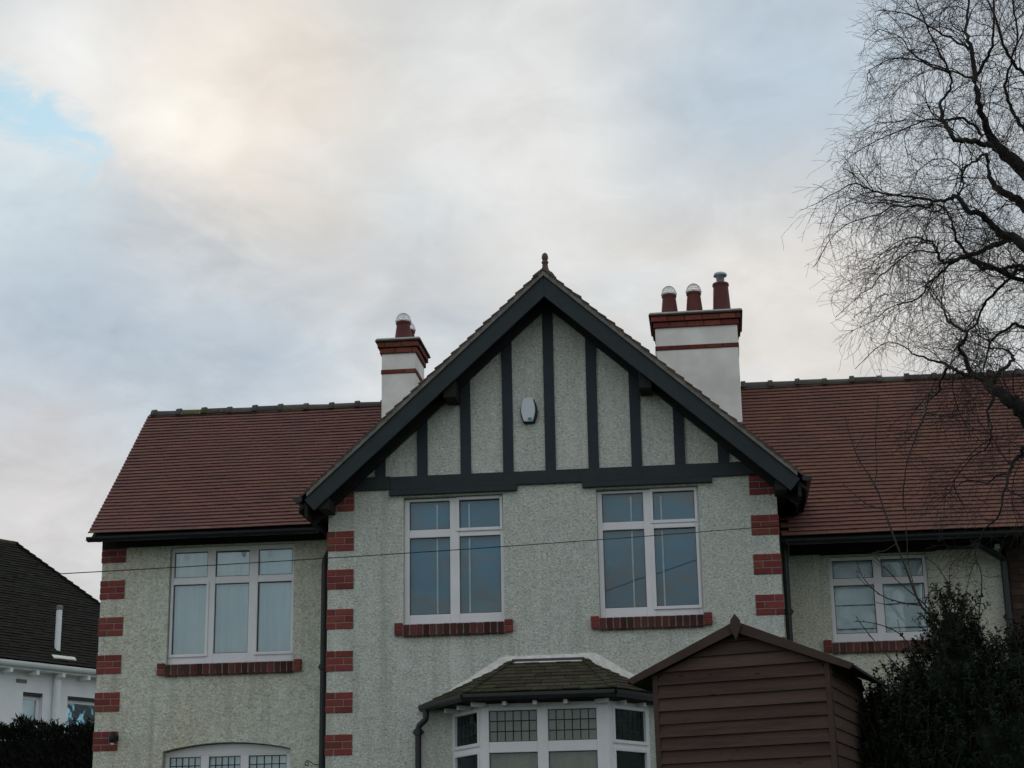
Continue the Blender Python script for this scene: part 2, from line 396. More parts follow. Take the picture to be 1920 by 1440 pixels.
def glass(name, tint, refl):
    m = bpy.data.materials.new(name); m.use_nodes = True
    N = m.node_tree.nodes; L = m.node_tree.links; N.clear()
    out = N.new('ShaderNodeOutputMaterial'); mx = N.new('ShaderNodeMixShader')
    tr = N.new('ShaderNodeBsdfTransparent'); tr.inputs[0].default_value = (*tint, 1)
    gl = N.new('ShaderNodeBsdfGlossy'); gl.inputs['Roughness'].default_value = 0.02; gl.inputs['Color'].default_value = (0.78, 0.95, 1, 1)  # blue tint put into the reflections for a bluer sky behind the camera
    fr = N.new('ShaderNodeFresnel'); fr.inputs['IOR'].default_value = refl
    bp = N.new('ShaderNodeBump'); bp.inputs['Strength'].default_value = 0.08; bp.inputs['Distance'].default_value = 0.02
    no = N.new('ShaderNodeTexNoise'); no.inputs['Scale'].default_value = 2.2
    geo = N.new('ShaderNodeNewGeometry'); L.new(geo.outputs['Position'], no.inputs['Vector'])
    L.new(no.outputs['Fac'], bp.inputs['Height']); L.new(bp.outputs[0], gl.inputs['Normal'])
    L.new(fr.outputs[0], mx.inputs[0]); L.new(tr.outputs[0], mx.inputs[1]); L.new(gl.outputs[0], mx.inputs[2])
    L.new(mx.outputs[0], out.inputs[0])
    return m
M['glass'] = glass('window_glass', (0.97, 0.99, 0.99), 1.6)
M['wingglass'] = glass('wing_window_glass', (0.97, 0.99, 0.99), 2.05)  # same glass with stronger reflection, put in to brighten these panes
M['oldglass'] = glass('leaded_glass', (0.93, 0.95, 0.92), 1.5)

# ------------------------------------------------------------------ ground
def ground_z(x, y):
    t = min(1, max(0, (y + 15) / 9.0)); t = t * t * (3 - 2 * t)
    return 1.0 * t
g = MB()
xs = [-900, -200, -60, -30, -15, -8, -4, 0, 4, 8, 15, 30, 60, 200, 900]
ys = [-900, -200, -60, -30, -20, -15, -13.5, -12, -10.5, -9, -7.5, -6, -3, 0, 5, 15, 40, 100, 300, 900]
for y in ys:
    for x in xs: g.v.append((x, y, ground_z(x, y)))
nx = len(xs)
for j in range(len(ys) - 1):
    for i in range(nx - 1): g.f.append((j * nx + i, j * nx + i + 1, (j + 1) * nx + i + 1, (j + 1) * nx + i))
tag(g.build('ground', M['grass'], smooth=True), kind='structure')

# ------------------------------------------------------------------ the house
house = tag(empty('house', (0, 0, 1.0)), 'pebbledashed house with slate-black timbered gable, red tiled roof and brick quoins', 'house')
ROOT = Matrix.Translation((0, 0, -1.0))       # the parts are laid out in world metres
def hp(o):
    o.parent = house; o.matrix_parent_inverse = ROOT; return o
def hempty(name, loc, rz=0):
    return hp(empty(name, loc, rz))

def wall_cells(mb, x0, x1, z0, z1, y0, y1, holes):
    xs = sorted({x0, x1, *[q for h in holes for q in h[:2]]}); zs = sorted({z0, z1, *[q for h in holes for q in h[2:4]]})
    for i in range(len(xs) - 1):
        j = 0
        while j < len(zs) - 1:
            cx = (xs[i] + xs[i + 1]) / 2
            hole = lambda a: any(h[0] < cx < h[1] and h[2] < (zs[a] + zs[a + 1]) / 2 < h[3] for h in holes)
            if hole(j): j += 1; continue
            k = j
            while k + 1 < len(zs) - 1 and not hole(k + 1): k += 1
            mb.box(xs[i], xs[i + 1], y0, y1, zs[j], zs[k + 1]); j = k + 1
GX, GS = 0.03, 0.908                          # gable centre line and slope
def gz(x, top=8.36): return top - GS * abs(x - GX)

w = MB()
WIN1 = (-1.652, -0.523, 4.50, 5.95); WIN2 = (0.523, 1.655, 4.50, 5.95)
wall_cells(w, -2.51, 2.51, 0.8, 5.95, 0, 0.25, [WIN1, WIN2, (-1.02, 0.93, 0.8, 3.50)])
w.prism([(-2.51, 5.95), (2.51, 5.95), (2.51, gz(2.51, 8.27)), (GX, 8.27), (-2.51, gz(-2.51, 8.27))], 0, 0.25)
w.box(-2.51, -2.26, 0.25, 4.6, 0.8, 5.95); w.box(2.26, 2.51, 0.25, 4.6, 0.8, 5.95); w.box(-5.2, 7.6, 4.6, 4.8, 0.8, 5.75)
gable_wall = hp(w.build('gable_wall', M['rough']))
w = MB()
LWY, LW = 1.133, (-4.70, -3.177, 4.305, 5.72)
AX0, AX1 = -4.70, -3.177
wall_cells(w, -5.54, -2.515, 0.8, 5.86, LWY, LWY + 0.25, [LW, (AX0, AX1, 2.0, 3.40)])
def arch(x, base=3.30, rise=0.088):
    return base + rise * (1 - ((x - (AX0 + AX1) / 2) / ((AX1 - AX0) / 2)) ** 2)
for i in range(18):
    a = AX0 + (AX1 - AX0) * i / 18; b = AX0 + (AX1 - AX0) * (i + 1) / 18
    w.hexa([(a, LWY, arch(a)), (b, LWY, arch(b)), (b, LWY + .25, arch(b)), (a, LWY + .25, arch(a)),
            (a, LWY, 3.40), (b, LWY, 3.40), (b, LWY + .25, 3.40), (a, LWY + .25, 3.40)])
w.box(-5.54, -5.29, LWY + 0.25, 4.6, 0.8, 5.7)
w.add([(-5.54, 1.14, 5.7), (-5.54, 4.75, 5.7), (-5.54, 2.85, 7.66), (-5.3, 1.14, 5.7), (-5.3, 4.75, 5.7), (-5.3, 2.85, 7.66)],
      [(0, 2, 1), (3, 4, 5), (0, 1, 4, 3), (1, 2, 5, 4), (2, 0, 3, 5)])
left_wall = hp(w.build('wing_wall', M['rough2']))
w = MB()
RWY, RW = 1.0, (3.085, 4.19, 4.29, 5.275)
wall_cells(w, 2.515, 5.0, 0.8, 5.5, RWY, RWY + 0.25, [RW])
right_wall = hp(w.build('wing_wall', M['rough2']))

# --- brick quoins: three courses, short-long / long-short / short-long
def brick_at(par, cx, cy, cz, dx, dy, dz, m, jit=0.0015, tilt=0.0):
    o = link('brick', bevbox(dx, dy, dz, m), par)
    o.matrix_local = Matrix.Translation((cx + random.uniform(-jit, jit), cy + random.uniform(-jit, jit), cz + random.uniform(-jit, jit) * 0.5)) \
        @ Matrix.Rotation(random.uniform(-0.006, 0.006), 4, 'Y') @ Matrix.Rotation(random.uniform(-0.006, 0.006), 4, 'Z') @ Matrix.Rotation(tilt, 4, 'X')
    return o
def quoin(par, xc, sgn, yf, ztop, width=0.30):
    """xc: outer corner x; sgn +1 when the block runs to the right of it"""
    mo = MB(); a, b = sorted((xc - sgn * 0.006, xc + sgn * (width - 0.004)))
    mo.box(a, b, yf - 0.006, yf + 0.2, ztop - 0.222, ztop)
    mo.build('mortar_bed', M['mortar'], par)
    zz = ztop
    for r in range(3):
        h = 0.0665; zc = zz - h / 2 - 0.001
        s = random.uniform(0.088, 0.105); l = width - s - 0.010
        if r == 1: s, l = width - s - 0.010, s
        cur = -0.010
        for wd in (s, l):
            cx = xc + sgn * (cur + wd / 2)
            brick_at(par, cx, yf - 0.012 + 0.05, zc, wd, 0.10, h, M['brick'])
            cur += wd + 0.010
        zz -= 0.0775
for zt in (6.04, 5.59, 5.155, 4.71, 4.245, 3.79, 3.335, 2.88):
    quoin(gable_wall, -2.51, 1, 0.0, zt - 0.0); quoin(gable_wall, 2.51, -1, 0.0, zt - 0.008)
for zt in (6.008, 5.775, 5.335, 4.893, 4.443, 4.002, 3.547, 3.10):
    quoin(left_wall, -5.54, 1, LWY, zt)

# --- windows
def bars(mb, W, H, cols, rows, y0, y1):
    """white frame with the given light openings"""
    xs = [0] + [q for c in cols for q in c] + [W]
    for i in range(0, len(xs), 2): mb.box(xs[i], xs[i + 1], y0, y1, 0, H)
    zs = [0] + [q for r in rows for q in r] + [H]
    for c in cols:
        for i in range(0, len(zs), 2): mb.box(c[0], c[1], y0 + 0.002, y1, zs[i], zs[i + 1])
def lead_light(par, xa, xb, za, zb, nx_, nz_, y, m):
    W_ = (xb - xa) / nx_; H_ = (zb - za) / nz_
    me = MB().box(-W_ / 2, W_ / 2, -0.002, 0.002, -H_ / 2, H_ / 2).mesh('pane', m)
    for i in range(nx_):
        for j in range(nz_):
            o = link('pane', me, par)
            o.matrix_local = Matrix.Translation((xa + (i + .5) * W_, y, za + (j + .5) * H_)) @ Matrix.Rotation(random.uniform(-.012, .012), 4, 'X') @ Matrix.Rotation(random.uniform(-.012, .012), 4, 'Z')
    c = MB()
    for i in range(1, nx_): c.box(xa + i * W_ - .005, xa + i * W_ + .005, y - .007, y + .007, za, zb)
    for j in range(1, nz_): c.box(xa, xb, y - .006, y + .006, za + j * H_ - .005, za + j * H_ + .005)
    c.build('lead_came', M['came'], par)
def window(loc, rz, W, H, cols, rows, sashes=(), lead=None, name='window', gm='glass', dep=0.07, cm=None):
    e = hempty(name, loc, rz)
    fr = MB(); bars(fr, W, H, cols, rows, 0, dep); fr.build('frame', M['upvc'], e, bevel=0.005)
    for i, c in enumerate(cols):
        for j, r in enumerate(rows):
            s = MB()
            for q in ((c[0], c[0] + .008, r[0], r[1]), (c[1] - .008, c[1], r[0], r[1]), (c[0] + .008, c[1] - .008, r[0], r[0] + .008), (c[0] + .008, c[1] - .008, r[1] - .008, r[1])):
                s.box(q[0], q[1], 0.018, 0.03, q[2], q[3])
            s.build('gasket', M['seal'], e)
            if (i, j) in sashes:
                t = 0.034; s = MB(); x0, x1, z0, z1 = c[0] - t + .004, c[1] + t - .004, r[0] - t, r[1] + t
                for q in ((x0, c[0] + .002, z0, z1), (c[1] - .002, x1, z0, z1), (c[0] + .002, c[1] - .002, z0, r[0] + .002), (c[0] + .002, c[1] - .002, r[1] - .002, z1)):
                    s.box(q[0], q[1], -0.016, 0.004, q[2], q[3])
                s.build('sash', M['upvc'], e, bevel=0.004)
            if lead and (lead[0] == 'all' or (i, j) in lead[0]):
                lead_light(e, c[0], c[1], r[0], r[1], lead[1], lead[2], 0.03, M[gm])
            else:
                p = MB().box(c[0], c[1], 0.026, 0.031, r[0], r[1]).build('pane', M[gm], e)
                p.rotation_euler = (random.uniform(-.004, .004), 0, random.uniform(-.003, .003))
    return e
H1 = 5.94 - 4.52
cols2 = [(0.056, 0.515), (0.622, 1.085)]; rows2 = [(0.105, 0.975), (1.065, 1.39)]
wa = window((-1.652, 0.075, 4.52), 0, 1.129, H1, cols2, rows2, sashes=((1, 1),))
wb = window((0.524, 0.075, 4.52), 0, 1.130, H1, cols2, rows2, sashes=((1, 0), (1, 1)))
cols3 = [(0.035, 0.445), (0.545, 0.96), (1.07, 1.487)]; rows3 = [(0.115, 0.95), (1.035, 1.345)]
wc = window((-4.698, LWY + .065, 4.315), 0, 1.519, 1.40, cols3, rows3, sashes=((0, 0), (2, 0)), gm='wingglass')
for x, z in ((0.17, 1.318), (0.88, 1.318), (1.20, 1.315)):
    st = MB().box(x - .026, x + .026, 0.036, 0.052, z - .035, z + .026).box(x - .014, x + .014, 0.034, 0.05, z - .052, z - .036)
    st.build('window_stay', M['black'], wc)
cols4 = [(0.045, 0.50), (0.595, 1.06)]; rows4 = [(0.095, 0.645), (0.725, 0.93)]
wd = window((3.085, RWY + .05, 4.30), 0, 1.103, 0.97, cols4, rows4)
# arched lower window of the left wing
we = window((-4.70, LWY + .11, 2.0), 0, 1.523, 1.255, [(0.05, 0.425), (0.525, 0.90), (1.00, 1.373 + .075)], [(0.1, 0.66), (0.74, 1.235)],
            lead=([(0, 1), (1, 1), (2, 1)], 5, 5), gm='wingglass')
hd = MB()
for i in range(16):
    a = AX0 + (AX1 - AX0) * i / 16; b = AX0 + (AX1 - AX0) * (i + 1) / 16; z = 3.256
    hd.hexa([(a + 4.70, 0, z - 2.0), (b + 4.70, 0, z - 2.0), (b + 4.70, .07, z - 2.0), (a + 4.70, .07, z - 2.0),
             (a + 4.70, 0, arch(a, 3.29) - 2.0), (b + 4.70, 0, arch(b, 3.29) - 2.0), (b + 4.70, .07, arch(b, 3.29) - 2.0), (a + 4.70, .07, arch(a, 3.29) - 2.0)])
hd.build('arched_head', M['upvc'], we)

# --- brick sills: bricks on edge between stacked end bricks
def sill(par, x0, x1, z0, z1, yf, n, name='sill'):
    base = MB().box(x0 + 0.008, x1 - 0.008, yf - 0.041, yf + 0.12, z0 + 0.016, z1 - 0.022); base.build('mortar_bed', M['mortar'], par)
    e = 0.088
    for xc in (x0 + e / 2, x1 - e / 2):
        for k in (0, 1):
            brick_at(par, xc, yf - 0.001, z0 + 0.020 + 0.032 + k * 0.071, e, 0.10, 0.062, M['brick'])
    a, b = x0 + e + 0.004, x1 - e - 0.004; p = (b - a) / n
    for i in range(n):
        brick_at(par, a + (i + .5) * p, yf + 0.008, (z0 + z1) / 2 - 0.006, p - 0.014, 0.12, z1 - z0 - 0.02, M['sillbrick'], 0.003, R(6))
for (x0, x1, z0, z1, yf, n, par) in ((-1.745, -0.434, 4.372, 4.525, 0, 15, gable_wall), (0.428, 1.742, 4.372, 4.525, 0, 15, gable_wall),
                                     (-4.796, -3.061, 4.165, 4.32, LWY, 20, left_wall), (2.975, 4.33, 4.165, 4.305, RWY, 15, right_wall)):
    sill(par, x0, x1, z0, z1, yf, n)

# --- gable timbers
def post(xc, wd_, z0):
    p = MB(); zt = lambda x: gz(x, 8.20)
    a, b = xc - wd_ / 2, xc + wd_ / 2
    p.hexa([(a, -0.03, z0), (b, -0.03, z0), (b, 0.01, z0), (a, 0.01, z0), (a, -0.03, zt(a)), (b, -0.03, zt(b)), (b, 0.01, zt(b)), (a, 0.01, zt(a))])
    hp(p.build('post', M['post'], bevel=0.004))
for xc in (-1.915, -1.43, -0.935, -0.457, 0.028, 0.512, 0.993, 1.470, 1.952):
    post(xc + random.uniform(-.004, .004), 0.117, 6.183)
b = MB().box(-1.80, 2.30, -0.036, 0.01, 6.033, 6.186); hp(b.build('tie_beam', M['blackwood'], bevel=0.004))
b = MB().box(-2.40, -1.803, -0.032, 0.01, 6.043, 6.196); hp(b.build('tie_beam', M['blackwood'], bevel=0.004))
for x0, x1 in ((-1.808, -0.358), (0.374, 1.815)):
    hp(MB().box(x0, x1, -0.056, 0.08, 5.968, 6.030).build('lintel_or_head_shade', M['blackwood'], bevel=0.004))
for s in (-1, 1):                             # bargeboards
    X = lambda d: GX + s * d
    poly = [(X(0), 8.36), (X(2.73), 8.36 - GS * 2.73), (X(2.62), 5.755), (X(0), 8.117)]
    if s > 0: poly = poly[::-1]
    hp(MB().prism(poly, -0.40, -0.365).build('bargeboard', M['blackwood'], bevel=0.004))
    sp = MB()                                 # soffit boarding below the verge and rafters
    T = lambda d, z: (X(d), z)
    q = [T(0, 8.33), T(2.80, 8.33 - GS * 2.80), T(2.80, 8.29 - GS * 2.80), T(0, 8.29)]
    if s > 0: q = q[::-1]
    sp.prism(q, -0.364, 4.4)
    hp(sp.build('soffit', M['soffit']))
    q = [T(0, 8.24), T(2.70, 8.24 - GS * 2.70), T(2.70, 8.10 - GS * 2.70), T(0, 8.10)]
    if s > 0: q = q[::-1]
    hp(MB().prism(q, -0.10, -0.04).build('verge_rafter', M['soffit']))
    x_, z_ = X(1.10), gz(X(1.10), 8.30) - 0.16
    hp(MB().box(x_ - .07, x_ + .07, -0.34, 0.0, z_ - .14, z_ + 0.06).build('purlin_end', M['soffit'], bevel=0.006))
    hp(MB().box(X(2.52) - .06, X(2.52) + .06, -0.36, 0.9, 5.86 - .08, 5.86 + .04).build('wall_plate', M['soffit']))
    uc = [T(-0.0, 8.415), T(2.70, 8.415 - GS * 2.70), T(2.70, 8.363 - GS * 2.70), T(0, 8.363)]
    if s > 0: uc = uc[::-1]
    hp(MB().prism(uc, -0.425, 0.2).build('undercloak', M['undercloak']))
    # gutter down the side of the gable
    gt = MB()
    for k in range(10):
        a0 = math.pi + math.pi * k / 10; a1 = math.pi + math.pi * (k + 1) / 10
        xc = X(2.80); zc = 5.90; r0, r1 = 0.055, 0.048
        gt.hexa([(xc + r0 * math.cos(a0), -0.43, zc + r0 * math.sin(a0)), (xc + r0 * math.cos(a1), -0.43, zc + r0 * math.sin(a1)), (xc + r1 * math.cos(a1), -0.43, zc + r1 * math.sin(a1)), (xc + r1 * math.cos(a0), -0.43, zc + r1 * math.sin(a0)),
                 (xc + r0 * math.cos(a0), 0.88, zc + r0 * math.sin(a0)), (xc + r0 * math.cos(a1), 0.88, zc + r0 * math.sin(a1)), (xc + r1 * math.cos(a1), 0.88, zc + r1 * math.sin(a1)), (xc + r1 * math.cos(a0), 0.88, zc + r1 * math.sin(a0))])
    gt.box(X(2.80) - .05, X(2.80) + .05, -0.436, -0.426, 5.855, 5.90)
    hp(gt.build('gutter', M['blackpipe']))
    hp(MB().box(*sorted((X(2.70), X(2.735))), -0.36, 0.88, 5.70, 5.875).build('fascia', M['soffit']))

# --- tiled surfaces
def tiled(mb, A0, A1, B0, B1, n, tw, thick=0.012, lift=0.016, over=2.0, jit=0.004, keep=None):
    A0, A1, B0, B1 = map(Vector, (A0, A1, B0, B1))
    nn = (A1 - A0).cross(B0 - A0).normalized()
    if nn.z < 0: nn = -nn
    for i in range(n):
        t0 = i / n; t1 = min(1.0, (i + over) / n)
        pa, pb = A0.lerp(B0, t0), A1.lerp(B1, t0); qa, qb = A0.lerp(B0, t1), A1.lerp(B1, t1)
        k = max(1, round((pb - pa).length / tw)); off = 0.5 * (i % 2)
        fs = sorted({0.0, 1.0, *[(j + off) / k for j in range(k + 1) if 0.02 < (j + off) / k < 0.98]})
        for a, b_ in zip(fs, fs[1:]):
            g_ = 0.003 / max(0.1, (pb - pa).length); a += g_; b_ -= g_
            l0, l1, u0, u1 = pa.lerp(pb, a), pa.lerp(pb, b_), qa.lerp(qb, a), qa.lerp(qb, b_)
            if keep and not keep((l0 + l1) / 2): continue
            dz = lift + random.uniform(-jit, jit)
            mb.hexa([l0 + nn * dz, l1 + nn * dz, u1, u0, l0 + nn * (dz + thick), l1 + nn * (dz + thick), u1 + nn * thick, u0 + nn * thick])
gr = hempty('gable_roof', (0, 0, 0))
t = MB()
for s in (-1, 1):
    X = lambda d: GX + s * d
    tiled(t, (X(2.80), -0.43, 8.40 - GS * 2.80), (X(2.80), 4.3, 8.40 - GS * 2.80), (X(0.02), -0.43, 8.385), (X(0.02), 4.3, 8.385), 30, 0.22, 0.018, 0.026, 1.6, 0.007,
          keep=lambda p: p.y < 1.6 or p.z > 7.2)
t.build('roof_tiles', M['vergetile'], gr, kind='stuff')
rg = MB()
for k in range(10):
    y0 = -0.43 + k * 0.46
    for s in (-1, 1):
        rg.hexa([(GX, y0, 8.425), (GX + s * .115, y0, 8.335), (GX + s * .115, y0 + .45, 8.335), (GX, y0 + .45, 8.425),
                 (GX, y0, 8.455), (GX + s * .125, y0, 8.36), (GX + s * .125, y0 + .45, 8.36), (GX, y0 + .45, 8.455)])
rg.build('ridge_tiles', M['vergetile'], gr)
fi = MB().lathe([(0.105, 8.395), (0.085, 8.425), (0.055, 8.445), (0.042, 8.47), (0.034, 8.50), (0.030, 8.535), (0.0385, 8.545), (0.040, 8.556), (0.036, 8.566), (0.026, 8.574), (0.031, 8.585),
                 (0.0375, 8.605), (0.036, 8.63), (0.028, 8.655), (0.014, 8.668), (0, 8.671)], (GX + .012, -0.31, 0), 20)
fi.build('finial', M['vergetile'], gr, smooth=True)

# --- main roof slopes
TILE_BUDGET = {'left': 150, 'right': 150}
def main_slope(name, x0, x1, ey, ez, ry, rz, n, m, budget, visible):
    e = hempty(name, (0, 0, 0))
    sl = math.hypot(ry - ey, rz - ez); S = Vector((0, (ry - ey) / sl, (rz - ez) / sl)); Nn = Vector((0, -S.z, S.y)); X = Vector((1, 0, 0))
    gauge = sl / n; tw = 0.166; th = 0.009; ln = 0.125
    tm = MB()
    pr = [(-.0822, 0, 0), (0, -.0005, .0006), (.0822, 0, 0), (.0822, ln, 0), (0, ln, .0006), (-.0822, ln, 0)]
    tm.v = pr + [(a, b_, c + th) for a, b_, c in pr]
    tm.f = [(0, 5, 4, 1), (1, 4, 3, 2), (6, 7, 10, 11), (7, 8, 9, 10), (0, 1, 7, 6), (1, 2, 8, 7), (2, 3, 9, 8), (3, 4, 10, 9), (4, 5, 11, 10), (5, 0, 6, 11)]
    me = tm.mesh('tile', m)
    al = math.atan2(0.0165, gauge); S2 = S * math.cos(al) - Nn * math.sin(al); N2 = Nn * math.cos(al) + S * math.sin(al)
    cells = []
    for i in range(n):
        sag = 0
        for j in range(int((x1 - x0) / tw) + 1):
            x = x0 + tw * (j + 0.5 + 0.5 * (i % 2)) - 0.04
            p = Vector((0, ey, ez)) + S * (i * gauge) + X * x
            if p.z < gz(x, 8.40) - 0.06 and abs(x - GX) < 2.58: continue
            cells.append((i, p, 1.0))
        if i % 2 and x0 < 0: cells.append((i, Vector((0, ey, ez)) + S * (i * gauge) + X * (x0 + tw * .25 - .04), .5))
    rest = MB(); cnt = 0
    for i, p, hw_ in cells:
        j = random.uniform
        wave = 0.004 * math.sin(p.x * 1.9 + i * .16)
        o = p + Nn * (0.030 + j(-.0010, .0010) + wave) + S * (j(-.0012, .0012) + .0022 * math.sin(p.x * 1.3 + i * 1.7))
        ax = (X + S2 * j(-.004, .004)).normalized()
        sp = (S2 - ax * S2.dot(ax)).normalized(); nn = ax.cross(sp)
        if cnt < budget and hw_ == 1.0:
            link('tile', me, e, Matrix(((ax.x, sp.x, nn.x, o.x), (ax.y, sp.y, nn.y, o.y), (ax.z, sp.z, nn.z, o.z), (0, 0, 0, 1)))); cnt += 1
        else:
            rest.add([o + ax * (v[0] * hw_) + sp * v[1] + nn * v[2] for v in tm.v], tm.f)
    rest.build('roof_tiles', m, e, kind='stuff')
    u = MB()                                  # boarding under the tiles and the rear slope
    u.add([(x0 + .03, ey + .02, ez - .012), (x1, ey + .02, ez - .012), (x1, ry, rz - .012), (x0 + .03, ry, rz - .012), (x0 + .03, ey + .04, ez - .05), (x1, ey + .04, ez - .05), (x1, ry, rz - .06), (x0 + .03, ry, rz - .06),
           (x0 + .03, 2 * ry - ey, ez), (x1, 2 * ry - ey, ez)],
          [(0, 1, 2, 3), (4, 7, 6, 5), (0, 4, 5, 1), (3, 2, 9, 8), (0, 3, 7, 4), (1, 5, 6, 2)])
    u.build('roof_boarding', M['soffit'], e)
    return e
lroof = main_slope('roof', -5.57, -1.2, 0.80, 5.83, 2.85, 7.845, 38, M['tile'], 150, lambda p: True)
rroof = main_slope('roof', 1.6, 7.9, 0.42, 5.40, 2.85, 7.845, 43, M['tile_r'], 150, lambda p: True)
def ridge_mesh():
    a = MB(); L_ = 0.345; n = 10
    prof = [(0, .112), (.055, .115), (.065, .092), (L_ + .03, .086)]
    for yy, r in prof:
        for k in range(n + 1):
            c = math.pi * k / n; a.v.append((yy, -r * math.cos(c), r * math.sin(c) * 0.92))
    for i in range(len(prof) - 1):
        for k in range(n): a.f.append((i * (n + 1) + k, (i + 1) * (n + 1) + k, (i + 1) * (n + 1) + k + 1, i * (n + 1) + k + 1))
    a.f.append(tuple(range(n, -1, -1)))
    return a.mesh('ridge_tile', M['ridge'])
rme = ridge_mesh()
for par, xa, xb in ((lroof, -5.56, -2.40), (rroof, 2.25, 7.4)):
    x = xa
    while x < xb:
        link('ridge_tile', rme, par, Matrix.Translation((x, 2.85 + random.uniform(-.006, .006), 7.828 + random.uniform(-.008, .008)))
             @ Matrix.Rotation(random.uniform(-.012, .012), 4, 'Y') @ Matrix.Rotation(random.uniform(-.012, .012), 4, 'Z')); x += 0.345
    bed = MB().bar((xa + .02, 2.85, 7.845), (xb + .3, 2.85, 7.845), 0.15, 0.05); bed.build('mortar_bed', M['undercloak'], par)
# eaves gutters, rafter feet
def eaves(par, x0, x1, ey, ez, wy, rx):
    gt = MB(); n = 10; yc, zc = ey - 0.035, ez - 0.035
    for k in range(n):
        a0 = math.pi + math.pi * k / n; a1 = math.pi + math.pi * (k + 1) / n; r0, r1 = .055, .048
        c = [(yc + r * math.cos(a), zc + r * math.sin(a)) for r, a in ((r0, a0), (r0, a1), (r1, a1), (r1, a0))]
        gt.hexa([(x0, *q) for q in c] + [(x1, *q) for q in c])
    gt.box(x0 - .006, x0, yc - .05, yc + .05, zc - .045, zc + .0)
    hp(gt.build('gutter', M['blackpipe']))
    sl = (7.845 - ez) / (2.85 - ey)
    for x in rx:
        r = MB(); y1_ = wy + .02
        f = lambda y, d: ez - .05 + (y - ey) * sl - d
        r.hexa([(x - .024, ey + .05, f(ey + .05, .075)), (x + .024, ey + .05, f(ey + .05, .075)), (x + .024, y1_, f(y1_, .115)), (x - .024, y1_, f(y1_, .115)),
                (x - .024, ey + .05, f(ey + .05, 0)), (x + .024, ey + .05, f(ey + .05, 0)), (x + .024, y1_, f(y1_, 0)), (x - .024, y1_, f(y1_, 0))])
        hp(r.build('rafter_foot', M['soffit']))
    hp(MB().box(x0 + .06, x1, wy - .03, wy + .1, ez - .10, ez + (wy - ey) * sl - .06).build('wall_plate', M['soffit']))
eaves(None, -5.60, -2.80, 0.80, 5.83, LWY, [-5.49, -5.05, -4.62, -4.20, -3.78, -3.36, -2.94])
eaves(None, 2.60, 7.8, 0.42, 5.40, RWY, [2.8 + .42 * k for k in range(12)])
vb = MB().bar((-5.555, 0.86, 5.78), (-5.555, 2.84, 7.74), 0.02, 0.10, (1, 0, 0.001)); hp(vb.build('verge_board', M['soffit']))
hp(MB().box(3.0, 4.3, RWY - .012, RWY + .05, 5.288, 5.36).build('lintel_or_head_shade', M['soffit']))

# --- chimneys
def chimney(x0, x1, y0, dep, zband, zcorb, ztop, base):
    c = hempty('chimney', ((x0 + x1) / 2, y0 + dep / 2, base))
    cx, cy = (x0 + x1) / 2, y0 + dep / 2; hw, hd_ = (x1 - x0) / 2, dep / 2; Zb = base
    sh = MB().box(-hw, hw, -hd_, hd_, 0, ztop - .02 - Zb); sh.build('shaft', M['render'], c, bevel=0.008)
    def course(zc, h, out):
        w_, d_ = hw + out, hd_ + out
        MB().box(-w_ + .006, w_ - .006, -d_ + .006, d_ - .006, zc - h / 2, zc + h / 2).build('mortar_bed', M['darkmortar'], c)
        for side in range(4):
            Ls = (2 * w_ if side % 2 == 0 else 2 * d_ - .2)
            cuts = [0]; p = random.choice((0.10, 0.21))
            while p < Ls - .06: cuts.append(p); p += random.choice((0.21, 0.215, 0.22))
            cuts.append(Ls)
            for a, b_ in zip(cuts, cuts[1:]):
                m_ = (a + b_) / 2 - Ls / 2; wd_ = b_ - a - .010
                if side == 0: q = (m_, -d_ + .05, 0)
                elif side == 2: q = (m_, d_ - .05, 0)
                elif side == 1: q = (w_ - .05, m_, 1)
                else: q = (-w_ + .05, m_, 1)
                dx, dy = (wd_, .10) if q[2] == 0 else (.10, wd_)
                brick_at(c, q[0], q[1], zc, dx, dy, h - .004, M['chimbrick'])
    course(zband - Zb + .029, .058, .012)
    course(zcorb - Zb + .036, .070, .026); course(zcorb - Zb + .112, .070, .052)
    MB().box(-hw - .075, hw + .075, -hd_ - .075, hd_ + .075, zcorb - Zb + .150, zcorb - Zb + .172).build('capping', M['slab'], c, bevel=0.005)
    fl = MB(); z0_ = zcorb - Zb + .172; n = 7
    a, b_ = hw + .06, hd_ + .06
    a, b_ = hw + .07, hd_ + .07
    fl.box(-a, a, -b_, b_, z0_, z0_ + .022); z0_ += .022
    fl.hexa([(-a, -b_, z0_), (a, -b_, z0_), (a, b_, z0_), (-a, b_, z0_), (-a * .78, -b_ * .55, z0_ + .062), (a * .78, -b_ * .55, z0_ + .062), (a * .78, b_ * .55, z0_ + .062), (-a * .78, b_ * .55, z0_ + .062)])
    fl.build('flaunching', M['flaunch'], c, bevel=0.02)
    MB().box(-hw - .02, hw + .02, -hd_ - .02, hd_ + .02, 0, .0 + .02).build('flashing', M['lead'], c)
    return c, Zb, cx, cy
